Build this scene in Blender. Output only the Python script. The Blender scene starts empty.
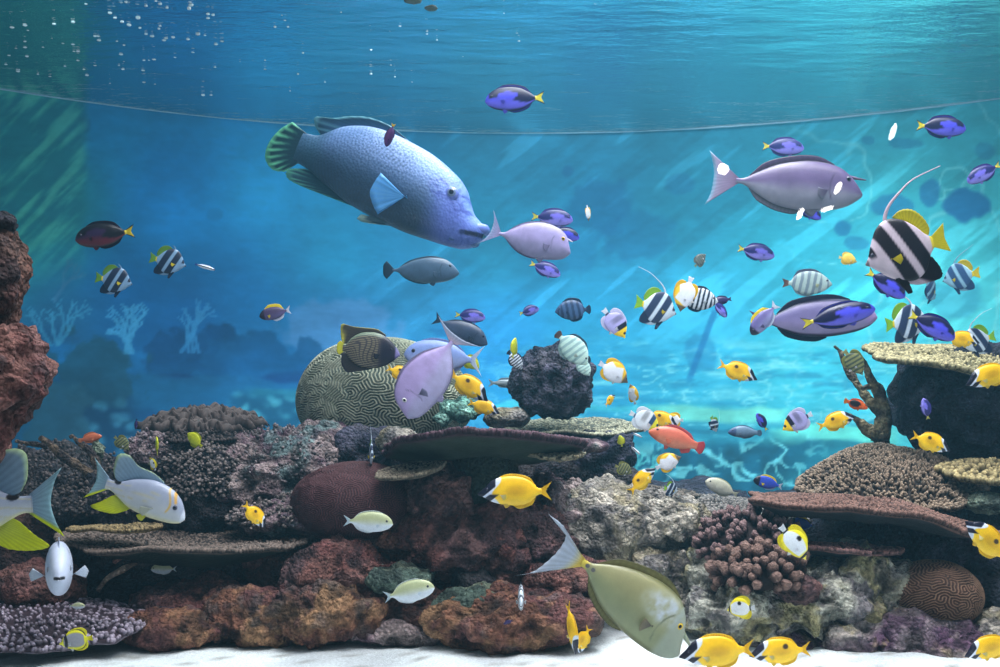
import bpy, bmesh, math, random
import numpy as np
from mathutils import Vector, Matrix, Euler
random.seed(7); RNG = np.random.default_rng(7)
S = bpy.context.scene; COL = S.collection

# ---------------------------------------------------------------- camera
EYE = 1.05                      # height of the lens above the sand, metres
FOC = 1000.0                    # focal length in pixels of a 1000 px wide frame
HOR = 400.0                     # image row of the horizon
cam = bpy.data.cameras.new('camera'); cam_o = bpy.data.objects.new('camera', cam); COL.objects.link(cam_o)
cam_o.location = (0, 0, EYE); cam_o.rotation_euler = (math.pi/2, 0, 0)
cam.sensor_width = 36; cam.lens = 36*FOC/1000; cam.shift_y = (HOR-333.5)/1000.0
cam.clip_start = .05; cam.clip_end = 100
S.camera = cam_o

# ---------------------------------------------------------------- world, lights, exposure
W = bpy.data.worlds.new('hall'); S.world = W; W.use_nodes = True
W.node_tree.nodes['Background'].inputs[0].default_value = (.42, .62, .80, 1)
W.node_tree.nodes['Background'].inputs[1].default_value = .28
S.view_settings.view_transform = 'Standard'; S.view_settings.look = 'None'
S.view_settings.exposure = 0.0; S.view_settings.gamma = 1; S.view_settings.use_curve_mapping = False
def area(name, loc, target, sx, sy, power, color):
    l = bpy.data.lights.new(name, 'AREA'); l.shape = 'RECTANGLE'; l.size = sx; l.size_y = sy
    l.energy = power; l.color = color
    o = bpy.data.objects.new(name, l); COL.objects.link(o); o.location = loc
    o.rotation_euler = (Vector(target)-Vector(loc)).to_track_quat('-Z', 'Y').to_euler()
    return o
def spot(name, loc, target, power, color, ang, blend=.8, size=.15):
    l = bpy.data.lights.new(name, 'SPOT'); l.energy = power; l.color = color
    l.spot_size = math.radians(ang); l.spot_blend = blend; l.shadow_soft_size = size
    o = bpy.data.objects.new(name, l); COL.objects.link(o); o.location = loc
    o.rotation_euler = (Vector(target)-Vector(loc)).to_track_quat('-Z', 'Y').to_euler()
    return o
SURF = EYE + 2.4                # level of the water
area('tank_light_bank', (.9, 5.0, 5.6), (.5, 5.0, 0), 5.0, 2.6, 560, (.86, .95, 1))
area('front_light_bar', (.8, 2.75, 4.4), (.5, 5.2, .6), 5.0, .7, 175, (.9, .93, 1))
area('rear_light_bar', (.6, 6.6, 4.7), (.9, 8.8, 1.2), 5.5, .6, 130, (.72, .93, 1))
spot('tank_spot', (2.9, 6.3, 4.9), (2.4, 8.4, .9), 350, (.78, .98, 1), 60)
spot('tank_spot', (.9, 5.9, 4.9), (-1.9, 8.3, 1.9), 850, (.45, .8, 1), 74)
spot('tank_spot', (-2.5, 5.0, 4.9), (-3.9, 7.0, 2.3), 420, (.5, .9, 1), 70)  # added cyan spot that brightens the upper left of the mural
spot('tank_spot', (1.3, 3.7, 4.9), (1.1, 4.3, .1), 270, (.95, .98, 1), 42)

# ---------------------------------------------------------------- numbers
def lin(c):
    c = np.asarray(c, float)/255.0
    return np.where(c <= .04045, c/12.92, ((c+.055)/1.055)**2.4)
def ss(a, b, x):
    t = np.clip((x-a)/(b-a+1e-12), 0, 1); return t*t*(3-2*t)
def mixc(a, b, m):
    a = np.asarray(a, float); b = np.asarray(b, float); m = np.asarray(m)[..., None]
    return a*(1-m)+b*m
def _hash(i, j, k, seed):
    h = (i.astype(np.int64)*374761393 + j.astype(np.int64)*668265263 + k.astype(np.int64)*2147483647 + seed*974634777) & 0xffffffff
    h = ((h ^ (h >> 13))*1274126177) & 0xffffffff
    h = ((h ^ (h >> 16))*2246822519) & 0xffffffff
    return ((h ^ (h >> 15)) & 0xffffff)/float(0xffffff)
def vnoise(P, seed=0):
    P = np.asarray(P, float); I = np.floor(P); F = P-I; I = I.astype(np.int64); F = F*F*F*(F*(F*6-15)+10)
    r = 0
    for a in (0, 1):
        for b in (0, 1):
            for c in (0, 1):
                w = (F[..., 0] if a else 1-F[..., 0])*(F[..., 1] if b else 1-F[..., 1])*(F[..., 2] if c else 1-F[..., 2])
                r = r + w*_hash(I[..., 0]+a, I[..., 1]+b, I[..., 2]+c, seed)
    return r*2-1
def fbm(P, octv=4, gain=.5, seed=0):
    P = np.asarray(P, float); r = 0; a = 1; n = 0
    for o in range(octv):
        r = r + a*vnoise(P*(2**o)+o*17.3, seed+o); n += a; a *= gain
    return r/n
def worley(P, seed=0):
    P = np.asarray(P, float); I = np.floor(P).astype(np.int64); best = np.full(P.shape[:-1], 9.)
    for a in (-1, 0, 1):
        for b in (-1, 0, 1):
            for c in (-1, 0, 1):
                J = I+np.array([a, b, c])
                q = np.stack([_hash(J[..., 0], J[..., 1], J[..., 2], seed+s) for s in (1, 2, 3)], -1)+J
                best = np.minimum(best, ((P-q)**2).sum(-1))
    return np.sqrt(best)
def spline(pts, n):
    """Catmull-Rom through the rows of pts, n samples"""
    p = np.asarray(pts, float); p = np.vstack([2*p[0]-p[1], p, 2*p[-1]-p[-2]]); m = len(p)-3
    t = np.linspace(0, m, n); i = np.minimum(t.astype(int), m-1); u = (t-i)[:, None]
    a, b, c, d = p[i], p[i+1], p[i+2], p[i+3]
    return .5*((2*b)+(-a+c)*u+(2*a-5*b+4*c-d)*u**2+(-a+3*b-3*c+d)*u**3)
def at(px, py, D):
    return np.array([(px-500)/FOC*D, D, EYE+(HOR-py)/FOC*D])

# ---------------------------------------------------------------- mesh and object helpers
def mesh(name, V, F, col=None, mat=None, smooth=True):
    me = bpy.data.meshes.new(name); V = np.asarray(V, np.float32)
    if isinstance(F, list):
        cnt = np.array([len(f) for f in F], np.int32); idx = np.array([i for f in F for i in f], np.int32)
    else:
        cnt = np.full(len(F), F.shape[1], np.int32); idx = F.astype(np.int32).ravel()
    me.vertices.add(len(V)); me.vertices.foreach_set('co', V.ravel()); me.loops.add(len(idx)); me.loops.foreach_set('vertex_index', idx)
    me.polygons.add(len(cnt)); me.polygons.foreach_set('loop_start', np.concatenate([[0], np.cumsum(cnt)[:-1]]).astype(np.int32))
    me.update(calc_edges=True)
    if smooth: me.polygons.foreach_set('use_smooth', np.ones(len(me.polygons), bool))
    if col is not None:
        a = me.color_attributes.new('Col', 'FLOAT_COLOR', 'POINT')
        c = np.ones((len(V), 4), np.float32); c[:, :3] = lin(np.clip(col, 0, 255)); a.data.foreach_set('color', c.ravel())
    if mat: me.materials.append(mat)
    me.update(); return me
def link(name, me, parent=None, loc=None, rot=None, scale=None):
    o = bpy.data.objects.new(name, me); COL.objects.link(o)
    if parent: o.parent = parent
    if loc is not None: o.location = tuple(loc)
    if rot is not None: o.rotation_euler = rot
    if scale is not None: o.scale = scale if hasattr(scale, '__len__') else (scale,)*3
    return o
def tag(o, label=None, cat=None, group=None, kind=None):
    if label: o['label'] = label
    if cat: o['category'] = cat
    if group: o['group'] = group
    if kind: o['kind'] = kind
    return o
def grid_faces(nu, nv, wrap=False, off=0):
    i = np.arange(nu-1)[:, None]*nv; j = np.arange(nv if wrap else nv-1)[None, :]; k = (j+1) % nv
    return (np.stack([i+j, i+nv+j, i+nv+k, i+k], -1).reshape(-1, 4)+off)
def join(parts):
    """parts: (V, F, C) -> one; F lists of tuples"""
    Vs, Fs, Cs, o = [], [], [], 0
    for V, F, C in parts:
        Vs.append(V); Cs.append(C); Fs += [tuple(int(q)+o for q in f) for f in F]; o += len(V)
    return np.vstack(Vs), Fs, np.vstack(Cs)
def tube(path, rad, n=10, closed_tip=True):
    path = np.asarray(path, float); rad = np.asarray(rad, float); m = len(path)
    T = np.gradient(path, axis=0); T /= np.linalg.norm(T, axis=1)[:, None]+1e-9
    ref = np.array([0, 1, 0.]) if abs(T[:, 1]).mean() < .8 else np.array([1., 0, 0])
    A = np.cross(T, ref); A /= np.linalg.norm(A, axis=1)[:, None]+1e-9; B = np.cross(T, A)
    th = np.linspace(0, 2*np.pi, n, endpoint=False)
    V = path[:, None]+rad[:, None, None]*(A[:, None]*np.cos(th)[None, :, None]+B[:, None]*np.sin(th)[None, :, None])
    V = V.reshape(-1, 3); F = [tuple(f) for f in grid_faces(m, n, True)]
    V = np.vstack([V, path[:1], path[-1:]+T[-1:]*rad[-1]*.6])
    for k in range(n):
        F.append((m*n, k, (k+1) % n)); F.append((m*n+1, (m-1)*n+(k+1) % n, (m-1)*n+k))
    return V, F

# ---------------------------------------------------------------- materials
def nodes(name):
    m = bpy.data.materials.new(name); m.use_nodes = True; nt = m.node_tree
    return m, nt, nt.nodes, nt.links, nt.nodes['Principled BSDF']
def surf_mat(name, rough=.6, spec=.3, nscale=30, nvar=.25, bump=.3, bscale=60, bdist=.01, vor=0, vscale=30, sss=0, coords='Object', trans=0):
    """colour attribute x fine procedural grain, with bump"""
    m, nt, N, L, P = nodes(name)
    a = N.new('ShaderNodeAttribute'); a.attribute_name = 'Col'
    tc = N.new('ShaderNodeTexCoord')
    nz = N.new('ShaderNodeTexNoise'); nz.inputs['Scale'].default_value = nscale; nz.inputs['Detail'].default_value = 6; nz.inputs['Roughness'].default_value = .65
    L.new(tc.outputs[coords], nz.inputs['Vector'])
    mr = N.new('ShaderNodeMapRange'); mr.inputs[1].default_value = .3; mr.inputs[2].default_value = .7
    mr.inputs[3].default_value = 1-nvar; mr.inputs[4].default_value = 1+nvar; L.new(nz.outputs[0], mr.inputs[0])
    mx = N.new('ShaderNodeVectorMath'); mx.operation = 'SCALE'; L.new(a.outputs['Color'], mx.inputs[0]); L.new(mr.outputs[0], mx.inputs['Scale'])
    L.new(mx.outputs[0], P.inputs['Base Color'])
    P.inputs['Roughness'].default_value = rough; P.inputs['Specular IOR Level'].default_value = spec
    if bump:
        n2 = N.new('ShaderNodeTexNoise'); n2.inputs['Scale'].default_value = bscale; n2.inputs['Detail'].default_value = 5; L.new(tc.outputs[coords], n2.inputs['Vector'])
        h = n2.outputs[0]
        if vor:
            v = N.new('ShaderNodeTexVoronoi'); v.inputs['Scale'].default_value = vscale; L.new(tc.outputs[coords], v.inputs['Vector'])
            mm = N.new('ShaderNodeMath'); mm.operation = 'MULTIPLY_ADD'; L.new(v.outputs['Distance'], mm.inputs[0]); mm.inputs[1].default_value = -vor; L.new(h, mm.inputs[2]); h = mm.outputs[0]
        b = N.new('ShaderNodeBump'); b.inputs['Strength'].default_value = bump; b.inputs['Distance'].default_value = bdist
        L.new(h, b.inputs['Height']); L.new(b.outputs[0], P.inputs['Normal'])
    if trans:
        tr = N.new('ShaderNodeBsdfTranslucent'); L.new(mx.outputs[0], tr.inputs[0])
        ms = N.new('ShaderNodeMixShader'); ms.inputs[0].default_value = trans
        L.new(P.outputs[0], ms.inputs[1]); L.new(tr.outputs[0], ms.inputs[2]); L.new(ms.outputs[0], N['Material Output'].inputs[0])
    return m
M_ROCK = surf_mat('reef_rock', .8, .2, 42, .6, 1.0, 80, .022, .9, 62)
M_SMOOTH = surf_mat('coral_skin', .75, .2, 30, .3, .6, 90, .008)
M_NUB = surf_mat('coral_branchlet', .7, .25, 60, .3, .3, 150, .003)
M_KNOB = surf_mat('finger_coral_skin', .75, .2, 90, .45, .9, 160, .006, 1.2, 130)
M_FISH = surf_mat('fish_skin', .36, .45, 14, .07, .12, 90, .004)
M_SCALE = surf_mat('fish_scales', .4, .4, 10, .10, .28, 50, .006, 1.1, 90)
M_FIN = surf_mat('fish_fin', .4, .35, 18, .08, .0, trans=.3)
M_EYE = surf_mat('fish_eye', .12, .6, 10, .0, 0)

def simple(name, c, rough=.6, **kw):
    m, nt, N, L, P = nodes(name); P.inputs['Base Color'].default_value = (*lin(c), 1); P.inputs['Roughness'].default_value = rough
    return m

# acrylic window and water surface: Fresnel mix of mirror and clear
def fresnel_mat(name, ior, rough, wave=None, tint=(1, 1, 1)):
    m = bpy.data.materials.new(name); m.use_nodes = True; nt = m.node_tree; N = nt.nodes; L = nt.links
    N.remove(N['Principled BSDF'])
    f = N.new('ShaderNodeFresnel'); f.inputs[0].default_value = ior
    t = N.new('ShaderNodeBsdfTransparent'); t.inputs[0].default_value = (*tint, 1)
    g = N.new('ShaderNodeBsdfGlossy'); g.inputs['Roughness'].default_value = rough
    mx = N.new('ShaderNodeMixShader'); L.new(f.outputs[0], mx.inputs[0]); L.new(t.outputs[0], mx.inputs[1]); L.new(g.outputs[0], mx.inputs[2])
    L.new(mx.outputs[0], N['Material Output'].inputs[0])
    if wave: wave(N, L, g, f)
    return m
# ================================================================ the setting
def wall_radius_point(a):
    """concave back wall: circle through the three measured points"""
    cx, cy, R = .25, 1.75, 7.25
    return np.array([cx+R*math.sin(a), cy+R*math.cos(a)])

# painted colours of the mural, lamp glow and dim left put into them, in its own frame: u runs along the wall like degrees x 17, h is height as seen from the middle of the hall
ANCH = [((30, 60), (34, 144, 156)), ((0, 250), (30, 130, 136)), ((60, 200), (34, 140, 158)), ((110, 120), (30, 136, 192)), ((170, 200), (28, 136, 210)), ((260, 190), (40, 164, 228)),
        ((60, 320), (30, 85, 125)), ((130, 300), (18, 90, 150)), ((180, 330), (16, 78, 135)), ((240, 300), (26, 112, 175)), ((100, 400), (18, 62, 105)), ((250, 380), (24, 90, 145)),
        ((330, 250), (36, 140, 185)), ((330, 320), (40, 120, 175)), ((430, 300), (44, 132, 180)), ((500, 250), (38, 135, 170)), ((500, 340), (40, 140, 200)), ((600, 200), (36, 125, 165)),
        ((600, 300), (42, 150, 195)), ((700, 200), (38, 135, 165)), ((700, 330), (52, 172, 212)), ((780, 240), (44, 160, 185)), ((800, 380), (66, 196, 218)), ((860, 300), (62, 186, 205)),
        ((920, 200), (55, 165, 180)), ((960, 300), (84, 205, 212)), ((1000, 220), (60, 170, 180)), ((880, 400), (72, 200, 222)), ((700, 390), (56, 178, 212)), ((600, 390), (44, 160, 205)),
        ((700, 460), (34, 120, 145)), ((620, 460), (36, 128, 155)), ((800, 470), (34, 128, 150)), ((500, 140), (42, 132, 170)), ((400, 130), (34, 130, 180)), ((200, 430), (18, 66, 110)),
        ((-150, 250), (20, 90, 110)), ((1150, 250), (50, 150, 165)), ((500, 560), (20, 70, 100))]
def build_mural():
    nv = 205; a = np.concatenate([np.linspace(-1.05, -.62, 50)[:-1], np.linspace(-.62, .62, 560), np.linspace(.62, 1.05, 50)[1:]]); nu = len(a); z = np.linspace(-.05, SURF+.02, nv)
    XY = np.stack([.25+7.25*np.sin(a), 1.75+7.25*np.cos(a)], -1)
    X = np.repeat(XY[:, 0], nv); Y = np.repeat(XY[:, 1], nv); Z = np.tile(z, nu)
    V = np.stack([X, Y, Z], -1)
    u = 500+1000*X/Y; h = 400-1000*(Z-EYE)/Y
    U = np.stack([u, h, 0*u], -1)
    # slow colour field
    wsum = 0; c = 0
    wob = 18*np.stack([fbm(U/70., 3, seed=3), fbm(U/70., 3, seed=4)], -1)
    for (p, q) in ANCH:
        d2 = (u+wob[:, 0]-p[0])**2+(h+wob[:, 1]-p[1])**2
        w = 1/(d2+900)**1.6; wsum = wsum+w; c = c+w[:, None]*np.array(q, float)
    c = c/wsum[:, None]
    # brushy variation
    n = fbm(U*np.array([1/60., 1/45., 1]), 5, .6, seed=9); c = c*(1+.13*n[:, None])
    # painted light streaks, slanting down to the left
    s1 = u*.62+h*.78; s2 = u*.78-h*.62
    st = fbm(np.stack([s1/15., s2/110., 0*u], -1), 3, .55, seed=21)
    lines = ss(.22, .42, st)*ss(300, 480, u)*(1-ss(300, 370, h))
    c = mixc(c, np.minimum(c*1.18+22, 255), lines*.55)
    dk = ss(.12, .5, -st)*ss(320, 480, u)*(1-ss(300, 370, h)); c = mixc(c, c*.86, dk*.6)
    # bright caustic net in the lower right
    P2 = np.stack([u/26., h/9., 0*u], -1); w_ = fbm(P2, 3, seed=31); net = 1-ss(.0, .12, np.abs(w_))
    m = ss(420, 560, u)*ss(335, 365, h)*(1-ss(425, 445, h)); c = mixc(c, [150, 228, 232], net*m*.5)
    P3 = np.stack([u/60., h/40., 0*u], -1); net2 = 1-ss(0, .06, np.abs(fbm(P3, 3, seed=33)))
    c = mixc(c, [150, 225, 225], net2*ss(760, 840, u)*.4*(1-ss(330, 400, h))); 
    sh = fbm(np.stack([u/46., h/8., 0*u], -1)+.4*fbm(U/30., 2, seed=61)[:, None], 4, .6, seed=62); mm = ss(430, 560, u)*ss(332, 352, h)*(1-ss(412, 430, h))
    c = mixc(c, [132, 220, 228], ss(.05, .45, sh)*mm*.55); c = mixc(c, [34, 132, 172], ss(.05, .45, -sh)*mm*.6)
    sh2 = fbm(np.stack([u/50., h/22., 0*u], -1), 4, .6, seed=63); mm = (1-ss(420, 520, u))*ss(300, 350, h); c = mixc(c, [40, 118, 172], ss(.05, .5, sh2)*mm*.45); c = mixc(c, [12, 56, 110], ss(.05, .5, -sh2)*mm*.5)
    # terraces on the left and right
    def band(x0, x1, y0, y1, colr, k=.9, amp=7, sd=40):
        nonlocal c
        e = 2.2*amp*fbm(np.stack([u/75., h/60., 0*u], -1), 4, .55, seed=sd)
        mk = ss(x0-20, x0+20, u+3*e)*(1-ss(x1-20, x1+20, u+3*e))*ss(y0-2, y0+2, h+e)*(1-ss(y1-3, y1+3, h+e*.6))
        c = mixc(c, np.array(colr)*(1+.3*n[:, None]), mk*min(1, k*1.25))
    band(-40, 330, 350, 372, [24, 96, 150], .7, 9, 41); band(150, 330, 372, 384, [20, 66, 120], .8, 8, 42); band(-60, 300, 386, 408, [26, 96, 140], .6, 10, 43)
    band(230, 330, 384, 440, [40, 122, 150], .7, 12, 44); band(-60, 240, 410, 450, [24, 78, 112], .7, 12, 45)
    band(440, 770, 404, 410, [70, 190, 205], .6, 6, 46); band(660, 790, 408, 423, [110, 215, 205], .8, 5, 47); band(590, 900, 425, 431, [34, 118, 150], .7, 6, 48)
    band(765, 900, 428, 446, [96, 205, 195], .8, 6, 49); band(700, 900, 446, 452, [30, 108, 130], .7, 7, 50); band(770, 860, 470, 482, [60, 165, 165], .8, 4, 53)
    # painted coral heads, low down
    w1 = worley(np.stack([u/17., h/14., 0*u+.5], -1)+.35*fbm(U/14., 2, seed=5)[:, None], seed=8)
    rdg = np.abs(fbm(np.stack([u/22., h/17., 0*u], -1)+.5*fbm(U/18., 2, seed=6)[:, None], 3, .45, seed=14)); cor = mixc([100, 186, 198], [20, 82, 108], ss(.04, .2, rdg))*(1+.25*fbm(U/9., 2, seed=15)[:, None])
    mk = ss(585, 640, u+12*n)*(1-ss(770, 850, u-20*n))*ss(433, 450, h+10*n); c = mixc(c, cor, mk*.9)
    mk = ss(30, 80, u+12*n)*(1-ss(120, 150, u-20*n))*ss(378, 400, h+14*n); c = mixc(c, mixc([58, 118, 145], [16, 52, 84], ss(.15, .6, w1)), mk*.85)
    mk = ss(225, 245, u+12*n)*(1-ss(320, 345, u))*ss(388, 402, h+10*n); c = mixc(c, mixc([70, 150, 172], [22, 76, 110], ss(.15, .6, w1)), mk*.85)
    # dark rocks floating in the upper right and middle of the picture
    for (x, y, rx, ry, k) in [(967, 205, 25, 17, .75), (930, 193, 11, 14, .6), (893, 206, 24, 12, .5), (842, 228, 10, 9, .55), (855, 243, 13, 8, .4), (905, 143, 20, 6, .35), (868, 140, 7, 5, .35),
                              (568, 171, 7, 7, .6), (600, 205, 34, 30, .45), (640, 235, 40, 28, .3), (680, 185, 16, 12, .3), (560, 250, 50, 26, .25), (20, 70, 30, 16, .5), (15, 108, 16, 10, .5),
                              (85, 125, 6, 8, .4), (60, 195, 22, 28, .35), (5, 215, 14, 30, .4), (985, 150, 10, 10, .3), (340, 330, 60, 34, -.35), (215, 215, 10, 8, .3), (955, 300, 30, 22, .25), (700, 355, 16, 20, .3)]:
        e = .3*fbm(U/13., 3, seed=int(x)); r = np.hypot((u-x)/rx, (h-y)/ry)+e
        mk = 1-ss(.8, 1.05, r); c = mixc(c, [28, 100, 150] if k > 0 else [110, 140, 190], mk*min(1, abs(k)*1.25))
    # big blue dome silhouettes left
    for (x, y, rx, ry, colr) in [(95, 372, 50, 45, [30, 82, 108]), (190, 350, 50, 28, [16, 72, 128]), (60, 420, 36, 40, [46, 98, 126]), (250, 356, 60, 22, [22, 92, 150])]:
        r = np.hypot((u-x)/rx, (h-y)/ry)+.6*fbm(U/22., 4, seed=int(x)); mk = (1-ss(.85, 1.0, r))*(1-ss(.3, 1.3, (h-y)/ry)); c = mixc(c, np.array(colr)*.82*(1+.35*n[:, None]), mk*.8)
    # painted staghorn thickets
    def branch(x, y, ang, ln, wd, dep, colr, rr):
        nonlocal c
        x2 = x+ln*math.cos(ang); y2 = y-ln*math.sin(ang)
        t = np.clip(((u-x)*(x2-x)+(h-y)*(y2-y))/ln**2, 0, 1); d = np.hypot(u-x-t*(x2-x), h-y-t*(y2-y))
        c = mixc(c, colr, (1-ss(wd*.6, wd*1.2, d))*.75)
        if dep: 
            for k in range(rr.choice([2, 2, 3])): branch(x2, y2, ang+rr.uniform(-.75, .75), ln*rr.uniform(.6, .85), wd*.72, dep-1, colr, rr)
    rr = random.Random(5)
    for (x, y, col_, n_) in [(128, 352, [62, 140, 186], 5), (55, 345, [56, 132, 172], 4), (190, 352, [50, 124, 176], 4), (625, 490, [78, 176, 180], 3), (60, 300, [60, 110, 150], 1)]:
        for k in range(n_): branch(x+rr.uniform(-10, 10), y, rr.uniform(.9, 2.2), rr.uniform(13, 20), 2.1, 3, col_, rr)
    # leaning dark pole
    t = np.clip((h-308)/70., 0, 1); d = np.abs(u-(716-26*t)); c = mixc(c, [26, 104, 160], (1-ss(2.0, 4.5, d))*ss(306, 312, h)*(1-ss(372, 386, h))*.7)
    # green streaked section at the left end, with its seam
    e = 4*fbm(U/30., 2, seed=77)
    mk = (1-ss(78, 90, u+e))*(1-ss(215, 300, h)); swirl = fbm(np.stack([(u+h)/9., (u-h)/60., 0*u], -1), 4, seed=71)
    c = mixc(c, mixc([32, 126, 134], [92, 200, 172], ss(-.3, .45, swirl)), mk*.75)
    g = c.mean(1, keepdims=True); c = np.clip(g+(c-g)*1.0+4, 0, 255)
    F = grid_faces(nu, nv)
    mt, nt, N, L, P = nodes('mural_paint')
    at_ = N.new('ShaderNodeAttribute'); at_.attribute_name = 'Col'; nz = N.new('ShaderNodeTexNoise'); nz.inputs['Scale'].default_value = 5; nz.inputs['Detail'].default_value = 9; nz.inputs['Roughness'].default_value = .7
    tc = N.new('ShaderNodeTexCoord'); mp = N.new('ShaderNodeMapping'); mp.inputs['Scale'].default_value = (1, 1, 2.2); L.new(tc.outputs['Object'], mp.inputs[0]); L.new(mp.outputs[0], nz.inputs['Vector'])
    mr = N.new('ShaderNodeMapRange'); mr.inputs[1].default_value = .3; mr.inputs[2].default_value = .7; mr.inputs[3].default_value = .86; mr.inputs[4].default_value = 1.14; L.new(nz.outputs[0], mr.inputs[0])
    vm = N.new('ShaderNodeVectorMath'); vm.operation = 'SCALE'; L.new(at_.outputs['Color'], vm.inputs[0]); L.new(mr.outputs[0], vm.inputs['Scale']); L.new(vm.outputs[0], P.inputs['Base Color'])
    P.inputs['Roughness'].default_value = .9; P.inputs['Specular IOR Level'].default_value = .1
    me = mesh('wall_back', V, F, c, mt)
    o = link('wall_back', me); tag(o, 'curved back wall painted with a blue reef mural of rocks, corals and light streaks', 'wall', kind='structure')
    # white waterline deposit along the wall
    V2 = []; 
    for aa in np.linspace(-1.05, 1.05, 200):
        x, y = .25+7.235*math.sin(aa), 1.75+7.235*math.cos(aa); V2 += [(x, y, SURF-.007), (x, y, SURF+.002)]
    m2 = simple('scum_line', (150, 195, 215), .5)
    me = mesh('trim_1', np.array(V2), grid_faces(200, 2), None, m2); o = link('trim_1', me); o.modifiers.new('t', 'SOLIDIFY').thickness = .006
    tag(o, 'thin pale waterline running along the painted back wall', 'waterline', kind='structure')
build_mural()

def build_floor():
    nx, ny = 230, 130
    x = np.linspace(-6.6, 6.6, nx); y = np.linspace(2.6, 9.0, ny); X, Y = np.meshgrid(x, y, indexing='ij'); P = np.stack([X, Y, 0*X], -1)
    Z = .035*fbm(P*1.3, 3, seed=2)+.012*fbm(P*7, 3, seed=5)+.004*fbm(P*30, 2, seed=6)
    V = np.stack([X, Y, Z], -1).reshape(-1, 3)
    g = fbm(P*45, 2, seed=8).reshape(-1); g2 = fbm(P*4, 3, seed=9).reshape(-1)
    c = mixc([214, 222, 224], [186, 192, 196], ss(-.2, .5, g2)); c = mixc(c, [128, 126, 122], ss(.38, .6, g)*.7)
    m = surf_mat('coral_sand', .9, .1, 90, .22, .6, 120, .01)
    o = link('floor', mesh('floor', V, grid_faces(nx, ny), c, m)); tag(o, 'white coral sand tank floor with small dark grains', 'floor', kind='structure')
build_floor()

def waves(N, L, g, f):
    tc = N.new('ShaderNodeTexCoord'); mp = N.new('ShaderNodeMapping'); mp.inputs['Scale'].default_value = (.55, 1.5, 1); L.new(tc.outputs['Object'], mp.inputs[0])
    n1 = N.new('ShaderNodeTexNoise'); n1.inputs['Scale'].default_value = 3.2; n1.inputs['Detail'].default_value = 5; n1.inputs['Roughness'].default_value = .6; L.new(mp.outputs[0], n1.inputs['Vector'])
    b = N.new('ShaderNodeBump'); b.inputs['Strength'].default_value = .55; b.inputs['Distance'].default_value = .05; L.new(n1.outputs[0], b.inputs['Height'])
    L.new(b.outputs[0], g.inputs['Normal'])
M_SURF = fresnel_mat('rippled_water', 1.33, .02, waves)
def build_surface():
    nx, ny = 160, 110
    x = np.linspace(-6.6, 6.6, nx); y = np.linspace(2.6, 9.05, ny); X, Y = np.meshgrid(x, y, indexing='ij'); P = np.stack([X*.6, Y*1.5, 0*X], -1)
    Z = SURF+.006*fbm(P*1.5, 3, seed=12)
    F = grid_faces(nx, ny)
    o = link('water_surface', mesh('water_surface', np.stack([X, Y, Z], -1).reshape(-1, 3), F, None, M_SURF))
    tag(o, 'rippled underside of the water surface mirroring the mural', 'water', kind='structure')
build_surface()
# the water itself: thin blue-green scattering
bm = bmesh.new(); bmesh.ops.create_cube(bm, size=1); me = bpy.data.meshes.new('water_body'); bm.to_mesh(me); bm.free()
mw = bpy.data.materials.new('hazy_water'); mw.use_nodes = True; N = mw.node_tree.nodes; N.remove(N['Principled BSDF'])
vs_ = N.new('ShaderNodeVolumeScatter'); vs_.inputs['Color'].default_value = (.2, .7, 1, 1); vs_.inputs['Density'].default_value = .021; vs_.inputs['Anisotropy'].default_value = .25
mw.node_tree.links.new(vs_.outputs[0], N['Material Output'].inputs['Volume']); me.materials.append(mw)
o = link('water_body', me, loc=(0, 5.9, 1.75), scale=(13, 6.55, 3.35)); tag(o, 'clear blue-green water filling the tank', 'water', kind='structure')
M_PANE = fresnel_mat('acrylic_window', 1.49, .0)
V = np.array([(-4.5, 2.55, -.3), (4.5, 2.55, -.3), (4.5, 2.55, SURF+.3), (-4.5, 2.55, SURF+.3)])
o = link('window_1', mesh('window_1', V, [(0, 1, 2, 3)], None, M_PANE, False)); tag(o, 'clear acrylic viewing window across the front of the tank', 'window', kind='structure')
# small bright hall lamps behind the viewer, seen only as reflections in the acrylic
ML, nt_, N_, L_, P_ = nodes('lamp_glow'); P_.inputs['Emission Color'].default_value = (1, .93, .85, 1); P_.inputs['Emission Strength'].default_value = 34
for i, (px, py, rx, ry, rot, lb) in enumerate([(893, 132, 3, 9, -.35, 'highest'), (723, 169, 6, 6, -.5, 'leftmost'), (838, 188, 3.2, 7, -.5, 'middle'), (800, 214, 3, 7, -.45, 'lowest'), (827, 209, 7, 2.4, .35, 'sideways lying')]):
    Dv = 2*2.55+1.4; p = at(px, py, Dv); k = Dv/FOC
    bm = bmesh.new(); bmesh.ops.create_uvsphere(bm, u_segments=16, v_segments=10, radius=1)
    me = bpy.data.meshes.new('hall_lamp'); bm.to_mesh(me); bm.free(); me.materials.append(ML)
    o = link('hall_lamp', me, loc=(p[0], 2*2.55-Dv, p[2]), scale=(rx*k, .02, ry*k)); o.rotation_euler = (0, -rot, 0)
    tag(o, 'white hall lamp seen as a glint in the acrylic, '+lb+' of the five', 'lamp', 'hall lamps behind the viewer')

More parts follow.
